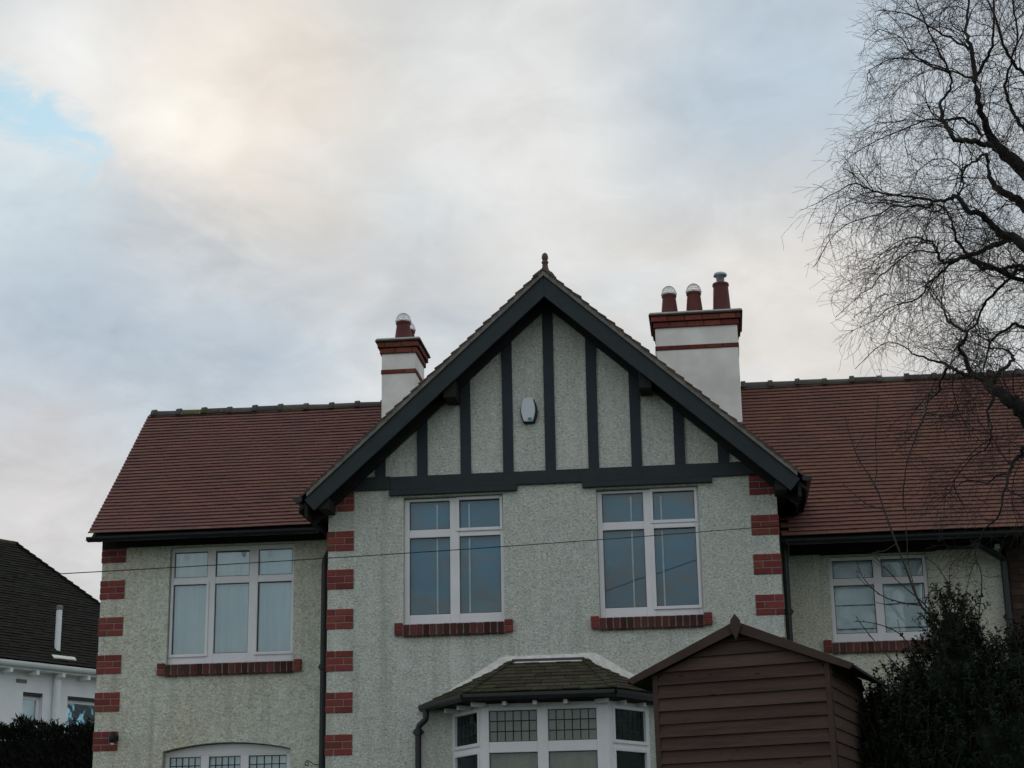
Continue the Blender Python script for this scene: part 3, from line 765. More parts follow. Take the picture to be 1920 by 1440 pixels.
def pot(c, x, y, z0, z1, r0, r1, cowl=True):
    h = z1 - z0; t = 0.018
    p = MB().lathe([(r0, z0), (r0 * .985, z0 + h * .3), (r1 * .97, z1 - .05), (r1 * .975, z1 - .045), (r1 * 1.07, z1 - .035), (r1 * 1.08, z1 - .01), (r1 * 1.03, z1), (r1 - t, z1), (r1 - t, z1 - .2)], (x, y, 0), 24)
    p.build('chimney_pot', M['pot'], c, smooth=True)
    if not cowl: return
    k = MB(); rr = r1 * 1.06; zc = z1 + .014
    for i in range(14):
        a = math.pi * i / 14
        k.tube([(x + rr * math.cos(a) * math.cos(b_), y + rr * math.sin(a) * math.cos(b_), zc + rr * 1.12 * math.sin(b_)) for b_ in [math.pi * q / 14 for q in range(15)]], .0019, 4, False)
    for q in (0.0, .25, .5, .75, 1.05, 1.3):
        k.tube([(x + rr * math.cos(q) * math.cos(2 * math.pi * s / 20), y + rr * math.cos(q) * math.sin(2 * math.pi * s / 20), zc + rr * 1.12 * math.sin(q)) for s in range(21)], .0019, 4, False)
    k.tube([(x + (rr + .004) * math.cos(2 * math.pi * s / 24), y + (rr + .004) * math.sin(2 * math.pi * s / 24), zc - .006) for s in range(25)], .006, 5, False)
    k.build('wire_cowl', M['wire'], c)
c, Zb, cx, cy = chimney(1.196, 2.232, 2.2, 0.72, 8.207, 8.502, 8.70, 6.6)
fx = lambda X_, Y_, Z_: (X_ - cx, Y_ - cy, Z_ - Zb)
for X_, zt, cw in ((1.383, 9.075, True), (1.703, 9.09, True)):
    q = fx(X_, 2.58, 0); pot(c, q[0], q[1], 8.70 - Zb, zt - Zb, .112, .090, cw)
q = fx(2.055, 2.58, 0); pot(c, q[0], q[1], 8.70 - Zb, 9.19 - Zb, .116, .100, False)
fl = MB().lathe([(.052, 9.12 - Zb), (.052, 9.285 - Zb), (.060, 9.288 - Zb), (.085, 9.292 - Zb), (.090, 9.305 - Zb), (.088, 9.322 - Zb), (.07, 9.334 - Zb), (0, 9.337 - Zb)], (q[0], q[1], 0), 20)
fl.lathe([(.052, 9.19 - Zb), (.092, 9.185 - Zb), (.092, 9.178 - Zb)], (q[0], q[1], 0), 20)
fl.build('flue_terminal', M['steel'], c, smooth=True)
c, Zb, cx, cy = chimney(-2.350, -1.907, 2.3, 0.70, 8.110, 8.382, 8.56, 6.6)
fx = lambda X_, Y_, Z_: (X_ - cx, Y_ - cy, Z_ - Zb)
q = fx(-2.095, 2.47, 0); pot(c, q[0], q[1], 8.56 - Zb, 8.862 - Zb, .112, .092)
q = fx(-2.105, 2.86, 0); pot(c, q[0], q[1], 8.56 - Zb, 8.87 - Zb, .100, .092)

# --- bay window with its own little hipped roof
BL, BR = (-0.70, -0.62), (0.62, -0.62); AL, AR = (-1.115, 0.0), (1.018, 0.0)
bz0, bz1 = 2.0, 3.555
rowsb = [(0.10, 1.047), (1.157, 1.480)]
window((BL[0], BL[1], bz0), 0, 1.32, 1.555, [(0.066, 0.573), (0.687, 1.195)], rowsb, lead=([(0, 1), (1, 1)], 6, 3), name='bay_window', gm='oldglass')
for a, b_, cs in ((AL, BL, (0.085, 0.645)), (BR, AR, (0.10, 0.655))):
    L_ = math.hypot(b_[0] - a[0], b_[1] - a[1]); an = math.atan2(b_[1] - a[1], b_[0] - a[0])
    window((a[0], a[1], bz0), an, L_, 1.555, [cs], rowsb, lead=([(0, 1)], 6, 3), name='bay_window', gm='oldglass', sashes=((0, 0), (0, 1)))
bw = MB()
pl = [AL, BL, BR, AR]
bw.v = [(x, y, z) for z in (0.8, bz0 - .004) for x, y in [(p[0], p[1] + .004) for p in pl]]
bw.f = [(0, 1, 5, 4), (1, 2, 6, 5), (2, 3, 7, 6), (4, 5, 6, 7)]
hp(bw.build('bay_wall', M['rough']))
br = hempty('bay_roof', (0, 0, 0))
EL, FL, FR, ER = (-1.43, 0.0, 3.615), (-0.845, -0.84, 3.635), (0.690, -0.84, 3.645), (1.185, 0.0, 3.645)
TL_, TR_ = (-0.445, -0.03, 4.045), (0.345, -0.03, 4.045)
t = MB()
tiled(t, FL, FR, TL_, TR_, 9, 0.165, 0.013, 0.016, 1.8, 0.004)
tiled(t, EL, FL, TL_, TL_, 9, 0.165, 0.013, 0.016, 1.8, 0.004)
tiled(t, FR, ER, TR_, TR_, 9, 0.165, 0.013, 0.016, 1.8, 0.004)
t.build('roof_tiles', M['mosstile'], br, kind='stuff')
sf = MB(); dz = 0.03
d = lambda p, k=dz: (p[0], p[1], p[2] - k)
sf.add([d(EL), d(FL), d(FR), d(ER), d(TL_, .035), d(TR_, .035), (-1.2, 0, 3.56), (BL[0] - .03, BL[1] - .03, 3.56), (BR[0] + .03, BR[1] - .03, 3.56), (1.1, 0, 3.56)],
       [(0, 1, 4), (1, 2, 5, 4), (2, 3, 5), (0, 6, 7, 1), (1, 7, 8, 2), (2, 8, 9, 3), (6, 9, 8, 7)])
sf.build('roof_boarding', M['soffit'], br)
for a, b_ in ((FL, TL_), (FR, TR_)):
    a = Vector(a); b_ = Vector(b_); hipt = MB()
    for k in range(9):
        p0 = a.lerp(b_, k / 9 - .02); p1 = a.lerp(b_, (k + 1.25) / 9)
        hipt.bar(p0 + Vector((0, 0, .036)), p1 + Vector((0, 0, .022)), 0.085, 0.016)
    hipt.build('hip_tiles', M['mosstile'], br, kind='stuff')
for x, y, z in ((-0.45, -0.80, 3.550), (-0.13, -0.80, 3.550), (0.19, -0.80, 3.552), (-0.80, -0.74, 3.553), (-0.985, -0.50, 3.548), (-1.16, -0.25, 3.545), (0.63, -0.74, 3.557), (0.80, -0.50, 3.555), (0.99, -0.22, 3.553)):
    dirv = Vector((0, 1, 0)) if abs(y + .8) < .01 else Vector((0.8 if x < 0 else -0.8, 0.5, 0)).normalized()
    p = Vector((x, y, z - .012)); MB().bar(p, p + dirv * 0.16, 0.042, 0.045).build('rafter_end', M['whitepaint'], br, bevel=0.004)
gp = [(-1.45, -0.015, 3.603), (-0.865, -0.885, 3.615), (0.71, -0.885, 3.62), (1.21, -0.03, 3.62)]
gt = MB()
for a, b_ in zip(gp, gp[1:]): gt.bar(a, b_, 0.075, 0.035); gt.tube([Vector(a) - Vector((0, 0, .016)), Vector(b_) - Vector((0, 0, .016))], 0.036, 10)
gt.build('gutter', M['blackpipe'], br)
fo = [(-1.47, 3.575), (-0.56, 4.125), (0.47, 4.135), (1.27, 3.62)]; fi_ = [(-1.40, 3.575), (-0.50, 4.03), (0.40, 4.03), (1.19, 3.60)]
f_ = MB()
for i in range(3):
    seg = 8
    for k in range(seg):
        def pt(l, t_, wob): 
            x = l[i][0] + (l[i + 1][0] - l[i][0]) * t_; z = l[i][1] + (l[i + 1][1] - l[i][1]) * t_
            return x, z + wob * math.sin(x * 23) * .006 + wob * math.sin(x * 51 + 1) * .004
        o0, o1, i0, i1 = pt(fo, k / seg, 1), pt(fo, (k + 1) / seg, 1), pt(fi_, k / seg, 0), pt(fi_, (k + 1) / seg, 0)
        f_.hexa([(i0[0], -.05, i0[1]), (i1[0], -.05, i1[1]), (i1[0], .0, i1[1]), (i0[0], .0, i0[1]), (o0[0], -.012, o0[1]), (o1[0], -.012, o1[1]), (o1[0], .0, o1[1]), (o0[0], .0, o0[1])])
f_.build('cement_fillet', M['fillet'], br)
MB().box(-0.445, 0.345, -0.062, -0.045, 4.058, 4.085).build('lead_flashing', M['lead'], br)
MB().hexa([(-0.47, -.10, 4.015), (0.37, -.10, 4.015), (0.345, -.03, 4.055), (-0.445, -.03, 4.055), (-0.47, -.10, 4.032), (0.37, -.10, 4.032), (0.345, -.03, 4.072), (-0.445, -.03, 4.072)]).build('cement_fillet', M['fillet'], br)

# --- pipes
def pipe(pts, r, brk=()):
    e = MB().tube(pts, r, 12); o = hp(e.build('downpipe', M['blackpipe'], smooth=False))
    for p in brk: MB().lathe([(r + .001, -.035), (r + .012, -.03), (r + .012, .03), (r + .001, .035)], p, 12).box(p[0] - .06, p[0] + .06, p[1], p[1] + .03, p[2] - .015, p[2] + .015).build('pipe_clip', M['blackpipe'], o)
    return o
pipe([(-1.385, -0.10, 3.57), (-1.385, -0.10, 3.49), (-1.39, -0.10, 3.46), (-1.46, -0.085, 3.40), (-1.475, -0.08, 3.36), (-1.475, -0.08, 0.95)], 0.034, [(-1.475, -0.08, 3.33)])
pipe([(-2.66, 0.86, 5.72), (-2.66, 0.88, 5.60), (-2.75, 0.95, 5.47), (-2.765, 0.96, 5.42), (-2.765, 0.96, 0.95)], 0.038, [(-2.765, 0.96, 4.2), (-2.765, 0.96, 3.0)])
pipe([(2.70, 0.70, 5.85), (2.69, 0.70, 5.6), (2.60, 0.62, 5.45), (2.585, 0.60, 5.38), (2.585, 0.60, 0.95)], 0.036, [(2.585, 0.60, 4.6)])
pipe([(4.64, 0.45, 5.33), (4.66, 0.50, 5.27), (4.98, 0.84, 5.17), (5.02, 0.88, 5.12), (5.02, 0.88, 0.95)], 0.040, [(5.02, 0.88, 4.5)])
hp(MB().box(4.93, 4.98, 0.80, 0.85, 5.26, 5.31).build('pipe_bracket', M['whitepaint']))

# ------------------------------------------------------------------ things fixed to or behind the house front
def drape(name, label, x0, x1, z0, z1, y, m, folds, amp, group=None, cat='curtain', seed=1):
    rnd = random.Random(seed); n = folds * 8; c = MB(); ph = [rnd.uniform(0, 6) for _ in range(4)]
    for z in (z0, z0 + (z1 - z0) * .5, z1):
        for i in range(n + 1):
            t_ = i / n; x = x0 + (x1 - x0) * t_
            c.v.append((x, y + amp * math.sin(t_ * folds * 6.283 + ph[0] + math.sin(t_ * 9 + ph[1])) * (0.7 + .3 * math.sin(t_ * 17 + ph[2])), z))
    for j in range(2):
        for i in range(n): c.f.append((j * (n + 1) + i, j * (n + 1) + i + 1, (j + 1) * (n + 1) + i + 1, (j + 1) * (n + 1) + i))
    o = c.build(name, m, smooth=True)
    sd = o.modifiers.new('cloth', 'SOLIDIFY'); sd.thickness = 0.002
    return tag(o, label, cat, group)
drape('net_curtain', 'pale net curtain hanging behind the wide three-light upstairs window', -4.78, -3.1, 4.25, 5.76, LWY + .15, M['net'], 15, .018, seed=3)
drape('net_curtain', 'pale net curtain behind the arched leaded ground-floor window', -4.78, -3.1, 1.9, 3.42, LWY + .20, M['net'], 12, .02, seed=5)
bc = MB(); path = [(-1.03, 0.02), (-0.655, -0.535), (0.575, -0.535), (0.935, 0.02)]; segs = []
for a, b_ in zip(path, path[1:]):
    L_ = math.hypot(b_[0] - a[0], b_[1] - a[1]); nn_ = (-(b_[1] - a[1]) / L_, (b_[0] - a[0]) / L_); k_ = int(L_ / .012)
    for i in range(k_):
        t_ = i / k_; f_w = .012 * math.sin((len(segs)) * .62 + .8 * math.sin(len(segs) * .11)) + .012
        segs.append((a[0] + (b_[0] - a[0]) * t_ + nn_[0] * f_w, a[1] + (b_[1] - a[1]) * t_ + nn_[1] * f_w))
bc.v = [(x, y, z) for z in (1.95, 3.53) for x, y in segs]; n_ = len(segs)
bc.f = [(i, i + 1, n_ + i + 1, n_ + i) for i in range(n_ - 1)]
o = bc.build('curtain', M['drape'], smooth=True); o.modifiers.new('cloth', 'SOLIDIFY').thickness = 0.002
tag(o, 'dull brown curtain drawn across the bay window', 'curtain')
for nm, x0, x1, lab in (('roller_blind', -1.70, -0.48, 'slate blue roller blind in the left of the two gable windows'), ('roller_blind', 0.48, 1.70, 'slate blue roller blind in the right of the two gable windows')):
    e = tag(empty(nm, ((x0 + x1) / 2, 0.175, 4.45)), lab, 'blind', 'blinds in the gable windows')
    sh = MB(); n = 14
    for z in (0.02, 1.50):
        for i in range(n + 1):
            x = -.61 + 1.22 * i / n; sh.v.append((x, .009 * math.sin(i * .9 + z), z))
    for i in range(n): sh.f.append((i, i + 1, n + 2 + i, n + 1 + i))
    s_ = sh.build('cloth', M['blind'], e, smooth=True); s_.modifiers.new('t', 'SOLIDIFY').thickness = .002
    MB().tube([(-.61, 0.02, 1.50), (.61, 0.02, 1.50)], .022, 10).build('roller', M['cord'], e)
    MB().bar((-.6, 0, .025), (.6, 0, .025), .012, .02).build('bottom_rail', M['cord'], e)
    for xo in ((-0.20, 0.165) if x0 < 0 else (-0.19, 0.145)):
        MB().bar((xo, -.035, .06), (xo, -.035, 1.43), .016, .004, (0, 1, 0)).build('cord', M['cord'], e)
e = tag(empty('roman_blind', (3.64, RWY + .135, 4.25)), 'pale blue roman blind behind the two-by-two window under the right eaves', 'blind')
MB().box(-.6, .6, 0, .006, 0, 1.06).build('cloth', M['roman'], e)
for z in (.20, .47, .76): MB().box(-.6, .6, -.012, -.002, z, z + .012).build('batten', M['seal'], e)

al = tag(empty('alarm_box', (-0.212, 0, 6.89)), 'pale blue burglar alarm box between posts of the timbered gable', 'alarm')
def alarm_poly(hw, hz, tw):
    p = []
    for i in range(9): t_ = i / 8; p.append((-tw - (hw - tw) * math.sin(math.pi * t_), -hz + 2 * hz * t_))
    return [(x, z) for x, z in p][::-1] + [(-x, z) for x, z in p]
def ccw(p):
    a = sum(p[i][0] * p[(i + 1) % len(p)][1] - p[(i + 1) % len(p)][0] * p[i][1] for i in range(len(p)))
    return p if a > 0 else p[::-1]
MB().prism(ccw([(x + .006, z - .014) for x, z in alarm_poly(.098, .137, .062)]), -.045, .01).build('backplate', M['black'], al, bevel=.004)
MB().prism(ccw(alarm_poly(.080, .139, .050)), -.075, -.046).build('cover', M['alarm'], al, bevel=.008)
MB().box(-.004, .042, -.0775, -.0745, -.128, -.096).build('logo', M['alarmblue'], al)

lm = tag(empty('wall_lamp', (-5.268, LWY, 3.47)), 'small black wall lamp on the lowest visible quoin of the left wing', 'lamp')
MB().box(-.03, .03, -.03, 0, -.03, .03).tube([(0, -.03, 0), (0, -.10, .03), (0, -.13, .05)], .010, 8).build('bracket', M['black'], lm)
MB().lathe([(0, .075), (.015, .075), (.035, .05), (.042, .0), (.04, -.05), (.034, -.055), (.034, -.05)], (0, -.13, -.01), 14).build('lamp_shade', M['black'], lm, smooth=True)
MB().lathe([(0, -.045), (.02, -.05), (.024, -.065), (.014, -.08), (0, -.082)], (0, -.13, -.01), 12).build('bulb', M['cord'], lm, smooth=True)
bk = MB(); pts = [(0.19, 0, -.004), (.14, 0, -.006), (.10, 0, .006), (.06, 0, .030)]
for i in range(18):
    a = R(60) + i * R(24); r = .034 - .0014 * i; pts.append((.03 + r * math.cos(a), 0, .010 + r * math.sin(a)))
bk.tube(pts, .006, 6).tube([(.19, 0, -.004), (.19, .12, -.004)], .006, 6)
o = tag(bk.build('basket_bracket', M['black']), 'curled black iron hanging bracket beside the internal corner downpipe', 'bracket'); o.location = (-2.975, 1.0, 3.098)

A_, B_ = Vector((2.53, -0.03, 5.45)), Vector((-10.2, -8.95, 3.45))
cb = [A_.lerp(B_, i / 40) - Vector((0, 0, 0.10 * 4 * (i / 40) * (1 - i / 40))) + Vector((0, 0, 0.06 * i / 40)) for i in range(41)]
tag(MB().tube(cb, 0.0045, 6).build('overhead_cable', M['cable'], smooth=True), 'thin dark overhead cable slanting across the whole house front', 'cable')

# ------------------------------------------------------------------ brick house beyond the downpipe on the right
nb = tag(empty('brick_house', (6.5, 0.9, 1.0)), 'dark old brick house front beside the downpipe at the right edge', 'house')
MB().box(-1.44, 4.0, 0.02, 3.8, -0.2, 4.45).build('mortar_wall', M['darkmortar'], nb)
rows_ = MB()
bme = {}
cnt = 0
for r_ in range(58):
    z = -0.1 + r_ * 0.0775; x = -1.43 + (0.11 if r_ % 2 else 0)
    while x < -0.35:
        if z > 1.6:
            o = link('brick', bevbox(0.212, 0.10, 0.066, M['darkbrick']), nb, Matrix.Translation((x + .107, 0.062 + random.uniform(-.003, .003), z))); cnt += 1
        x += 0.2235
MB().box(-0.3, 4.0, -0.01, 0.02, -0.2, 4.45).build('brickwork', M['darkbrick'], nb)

# ------------------------------------------------------------------ garden shed
sh = tag(empty('garden_shed', (1.301, -5.5, 1.0)), 'brown stained timber garden shed with overlapping boards and pointed roof', 'shed')
sh.rotation_euler = (0, R(-0.6), R(-14))
SW, SD = 1.36, 1.35
zb = 1.0
def sroof(x, top=3.53): return top - .44 * abs(x - .685) - zb
def plank_shape(z0, z1):
    """board clipped to the gable; None above the roof line"""
    def span(z):
        h = (3.50 - zb - z) / .44
        return max(0.0, .685 - h), min(SW, .685 + h)
    if z0 >= 3.47 - zb: return None
    a0, b0 = span(z0); a1, b1 = span(min(z1, 3.495 - zb)); return a0, b0, a1, b1, min(z1, 3.495 - zb)
z = 0.068
while z < 2.5:
    q = plank_shape(z, z + .102)
    if q:
        a0, b0, a1, b1, zt = q
        if b1 - a1 > 0.02:
            w_ = random.uniform(-.002, .002)
            p = MB().hexa([(a0, -.026 + w_, z), (b0, -.026 - w_, z), (b0, 0, z), (a0, 0, z), (a1, -.004, zt), (b1, -.004, zt), (b1, 0, zt), (a1, 0, zt)])
            p.build('board', M['shed'], sh)
    if z < sroof(SW) - .02:
        zt = min(z + .102, sroof(SW))
        MB().hexa([(SW, .0, z), (SW + .018, 0.0, z), (SW + .018, SD, z), (SW, SD, z), (SW, 0.0, zt), (SW + .006, 0.0, zt), (SW + .006, SD, zt), (SW, SD, zt)]).build('board', M['shed'], sh)
    z += 0.0985
MB().box(0.0, SW, 0.004, SD, 0, sroof(0) - .03).prism([(0.01, sroof(0) - .03), (SW - .01, sroof(SW) - .03), (SW - .01, sroof(SW) - .01), (.685, sroof(.685) - .04), (.01, sroof(0) - .01)], .004, SD).build('carcass', M['shed'], sh)
for x in (-0.004, SW - .036): MB().box(x, x + .04, -.026, -.004, 0, sroof(x + .02) - .02).build('corner_trim', M['shedtrim'], sh, bevel=.003)
for s in (-1, 1):
    X = lambda d_: .685 + s * d_
    po = [(X(0), 3.575 - zb), (X(.872), 3.575 - .44 * .872 - zb), (X(.835), 3.535 - .44 * .872 - zb), (X(0), 3.487 - zb)]
    if s > 0: po = po[::-1]
    MB().prism(po, -.085, -.062).build('bargeboard', M['shedtrim'], sh, bevel=.003)
    po = [(X(0), 3.565 - zb), (X(.875), 3.565 - .44 * .875 - zb), (X(.875), 3.545 - .44 * .875 - zb), (X(0), 3.54 - zb)]
    if s > 0: po = po[::-1]
    MB().prism(po, -.061, SD + .06).build('roof_panel', M['felt'], sh)
MB().prism([(.69, 3.425 - zb), (.735, 3.525 - zb), (.725, 3.58 - zb), (.69, 3.625 - zb), (.655, 3.58 - zb), (.645, 3.525 - zb)], -.112, -.086).build('finial', M['shedtrim'], sh, bevel=.004)

# ------------------------------------------------------------------ neighbouring house on the left
ng = tag(empty('neighbouring_house', (-11.731, 13.0, 6.058), R(59.05)), 'white neighbouring house with dark mossy hipped roof behind the hedge', 'house')
nw = MB()
NW1, NW2 = (0.80, 1.27, -1.9, -0.485), (1.87, 2.75, -1.9, -0.485)
wall_cells(nw, -8.0, 4.86, -5.1, -0.05, 0.30, 0.55, [NW1, NW2])
nw.box(4.62, 4.86, 0.55, 6.5, -5.1, -0.05); nw.box(-8, -7.8, .55, 6.5, -5.1, -.05)
nw.build('wall', M['whitepaint'], ng)
MB().box(-8.0, 5.1, 0.296, 0.30, -0.25, -0.20).build('band_course', M['whitepaint'], ng)
for a, b_, c_, d_ in (NW1, NW2):
    e = empty('window', (a, 0.40, c_), 0, ng)
    fr = MB(); bars(fr, b_ - a, d_ - c_ - .06, [(.07, b_ - a - .07)], [(.08, d_ - c_ - .13)], 0, .06); fr.build('frame', M['upvc'], e, bevel=.005)
    MB().box(.07, b_ - a - .07, .02, .026, .08, d_ - c_ - .13).build('pane', M['glass'], e)
    MB().box(-.05, b_ - a + .05, .25, .27, 0, d_ - c_).build('curtain_lining', M['net'], e)
    MB().box(a + .003, b_ - .003, .315, .42, d_ - .055, d_ - .003).build('lintel_or_head_shade', M['blackwood'], ng)  # black strip modelled in place of the shadow under the window head
MB().box(.62, .86, .285, .30, -.32, -.25).build('air_brick', M['undercloak'], ng)
MB().tube([(1.54, .12, -.05), (1.54, .14, -.12), (1.54, .22, -.2), (1.54, .22, -5.0)], .075, 12).build('downpipe', M['whitepaint'], ng)
gt = MB()
for k in range(8):
    a0 = math.pi + math.pi * k / 8; a1 = math.pi + math.pi * (k + 1) / 8
    c_ = [(r * math.cos(a), .04 + r * 1.2 * math.sin(a)) for r, a in ((.08, a0), (.08, a1), (.07, a1), (.07, a0))]
    gt.hexa([(-8.2, *q) for q in c_] + [(5.2, *q) for q in c_])
gt.build('gutter', M['whitepaint'], ng)
MB().box(-8.1, 5.1, .05, .30, -.09, -.05).build('soffit', M['whitepaint'], ng)
x = -7.8
while x < 5: MB().box(x, x + .07, .02, .29, -.17, -.095).build('soffit_bracket', M['whitepaint'], ng); x += .62
t = MB()
tiled(t, (-8.3, -.02, .05), (5.18, -.02, .05), (-4.8, 3.42, 3.10), (2.70, 3.42, 3.10), 46, 0.24, 0.018, 0.024, 1.6, .006)
tiled(t, (5.18, -.02, .05), (5.18, 6.86, .05), (2.70, 3.42, 3.10), (2.70, 3.42, 3.10), 46, 0.24, 0.018, 0.024, 1.6, .006)
t.build('roof_tiles', M['darktile'], ng, kind='stuff')
MB().add([(-8.3, 0, .03), (5.16, 0, .03), (5.16, 6.84, .03), (-8.3, 6.84, .03), (-4.8, 3.42, 3.08), (2.70, 3.42, 3.08)], [(0, 1, 5, 4), (1, 2, 5), (2, 3, 4, 5), (3, 0, 4), (0, 3, 2, 1)]).build('roof_boarding', M['darktile'], ng)
hb = MB(); a, b_ = Vector((5.2, -.04, .06)), Vector((2.70, 3.42, 3.13))
for k in range(30):
    p0 = a.lerp(b_, k / 30 - .006); p1 = a.lerp(b_, (k + 1.2) / 30); hb.bar(p0 + Vector((0, 0, .035)), p1, .17, .03)
hb.build('bonnet_tiles', M['darktile'], ng)
x = 2.75; rr = MB()
while x > -5: rr.tube([(x, 3.42, 3.06), (x - .33, 3.42, 3.06)], .10, 10); x -= .34
rr.build('ridge_tiles', M['mosstile'], ng)
MB().tube([(1.60, .36, .30), (1.60, .36, 1.20)], .058, 14).build('flue_pipe', M['whitepaint'], ng)
MB().lathe([(.058, 1.20), (.07, 1.205), (.07, 1.27), (.05, 1.29), (0, 1.295)], (1.60, .36, 0), 14).build('flue_cap', M['undercloak'], ng)
MB().hexa([(1.32, .10, .19), (1.88, .10, .19), (1.88, .16, .245), (1.32, .16, .245), (1.32, .10, .215), (1.88, .10, .215), (1.88, .16, .27), (1.32, .16, .27)]).build('flashing', M['fillet'], ng)

# ------------------------------------------------------------------ hedge, shrub, bare stems, birch
def leaf(mb, p, d, upv, L_, W_):
    d = d.normalized(); s_ = d.cross(upv)
    if s_.length < 1e-3: s_ = Vector((1, 0, 0))
    s_.normalize(); n_ = s_.cross(d)
    a = p; b1 = p + d * (L_ * .5); c_ = p + d * L_ - n_ * (L_ * .12)
    mb.add([a, b1 + s_ * (W_ / 2) + n_ * (W_ * .16), b1 - s_ * (W_ / 2) + n_ * (W_ * .16), c_, b1], [(0, 4, 1), (0, 2, 4), (4, 3, 1), (4, 2, 3)])
def rv(r_): 
    while True:
        v = Vector((r_.uniform(-1, 1), r_.uniform(-1, 1), r_.uniform(-1, 1)))
        if 0.05 < v.length < 1: return v.normalized()
rr_ = random.Random(21)
hg = tag(empty('hedge', (-8.5, 4.6, 1.0)), 'dark conifer hedge along the foot of the white house at left', 'hedge')
core = MB(); n = 26
for i in range(n): pass
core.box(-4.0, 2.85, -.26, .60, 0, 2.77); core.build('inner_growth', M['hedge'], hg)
hf = MB()
for k in range(26000):
    u = rr_.uniform(-4.1, 3.0); top = 2.90 + .07 * math.sin(u * 3.1) + .06 * math.sin(u * 7.7 + 1) + .05 * math.sin(u * 17)
    f = rr_.random()
    if f < .55: p = Vector((u, rr_.uniform(-.55, -.25), rr_.uniform(1.6, top))); d_ = Vector((rr_.uniform(-.5, .5), -1, rr_.uniform(.2, 1.2)))
    else: p = Vector((u, rr_.uniform(-.5, .8), top - abs(rr_.gauss(0, .10)))); d_ = Vector((rr_.uniform(-.6, .6), rr_.uniform(-.8, .3), 1))
    leaf(hf, p, d_ + rv(rr_) * .35, Vector((rr_.uniform(-1, 1), 1, 0)), rr_.uniform(.05, .13), rr_.uniform(.015, .03))
for k in range(170):
    u = rr_.uniform(-3.5, 2.9); z = 2.85; h = rr_.uniform(.06, .22)
    for q in range(26):
        t_ = rr_.random(); leaf(hf, Vector((u + rr_.gauss(0, .012), rr_.uniform(-.4, .5) * 0 - .2 + rr_.gauss(0, .02), z + h * t_)), Vector((rr_.uniform(-1, 1), rr_.uniform(-1, 1), 1.0)), Vector((0, 1, 0)), .07 * (1.15 - t_), .018)
hf.build('foliage', M['hedge'], hg, kind='stuff')

es = tag(empty('evergreen_shrub', (3.9, -4.3, 1.0)), 'large dark holly shrub beside the shed in the lower right corner', 'shrub')
ef = MB(); st = MB()
blobs = [((-.92, -.40, 1.0), (.34, .45, 1.0)), ((-.74, -.35, 1.1), (.40, .45, 1.08)), ((-.55, -.3, .95), (.62, .6, 1.05)), ((.10, -.1, 1.25), (.75, .7, 1.15)), ((.85, .1, 1.10), (.75, .7, 1.10)), ((-.20, .0, 2.05), (.42, .4, .62)), ((.35, .05, 2.05), (.42, .4, .55)), ((-.75, .1, 1.65), (.32, .35, .50)),
         ((1.45, .1, 1.0), (.6, .6, 1.0)), ((-.17, .05, 2.50), (.20, .22, .45)), ((-.62, -.1, 1.9), (.30, .3, .40)), ((.75, .0, 1.95), (.36, .4, .45))]
def inside(p): return any(sum(((p[i] - c_[i]) / r_[i]) ** 2 for i in range(3)) < .50 for c_, r_ in blobs)
tot = sum(r_[0] * r_[2] for c_, r_ in blobs)
made = 0
for c_, r_ in blobs:
    c_ = Vector(c_); want = int(14500 * r_[0] * r_[2] / tot)
    for k in range(want):
        v = rv(rr_); sc = rr_.uniform(.55, 1.06) ** .7
        p = c_ + Vector((v.x * r_[0], v.y * r_[1], v.z * r_[2])) * sc
        if inside(p) or p.y > .55: continue
        # a sprig: a short stem with leaves around it
        d_ = (v * .8 + Vector((0, -.1, .75)) + rv(rr_) * .5).normalized(); L_ = rr_.uniform(.06, .17) if rr_.random() > .10 else rr_.uniform(.16, .30)
        st.tube([p - d_ * .05, p + d_ * L_], [.004, .002], 3, False)
        for q in range(int(6 + L_ * 60)):
            t_ = rr_.random(); a = rv(rr_); a = (a - d_ * a.dot(d_)).normalized() + d_ * rr_.uniform(.2, .9)
            leaf(ef, p + d_ * (L_ * t_), a, d_ + rv(rr_) * .4, rr_.uniform(.028, .052), rr_.uniform(.014, .024))
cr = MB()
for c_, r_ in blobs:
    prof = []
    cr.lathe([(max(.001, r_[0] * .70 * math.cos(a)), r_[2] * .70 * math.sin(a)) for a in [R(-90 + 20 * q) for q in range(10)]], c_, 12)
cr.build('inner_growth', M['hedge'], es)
ef.build('foliage', M['leaf'], es, kind='stuff'); st.build('twigs', M['stem'], es, kind='stuff')

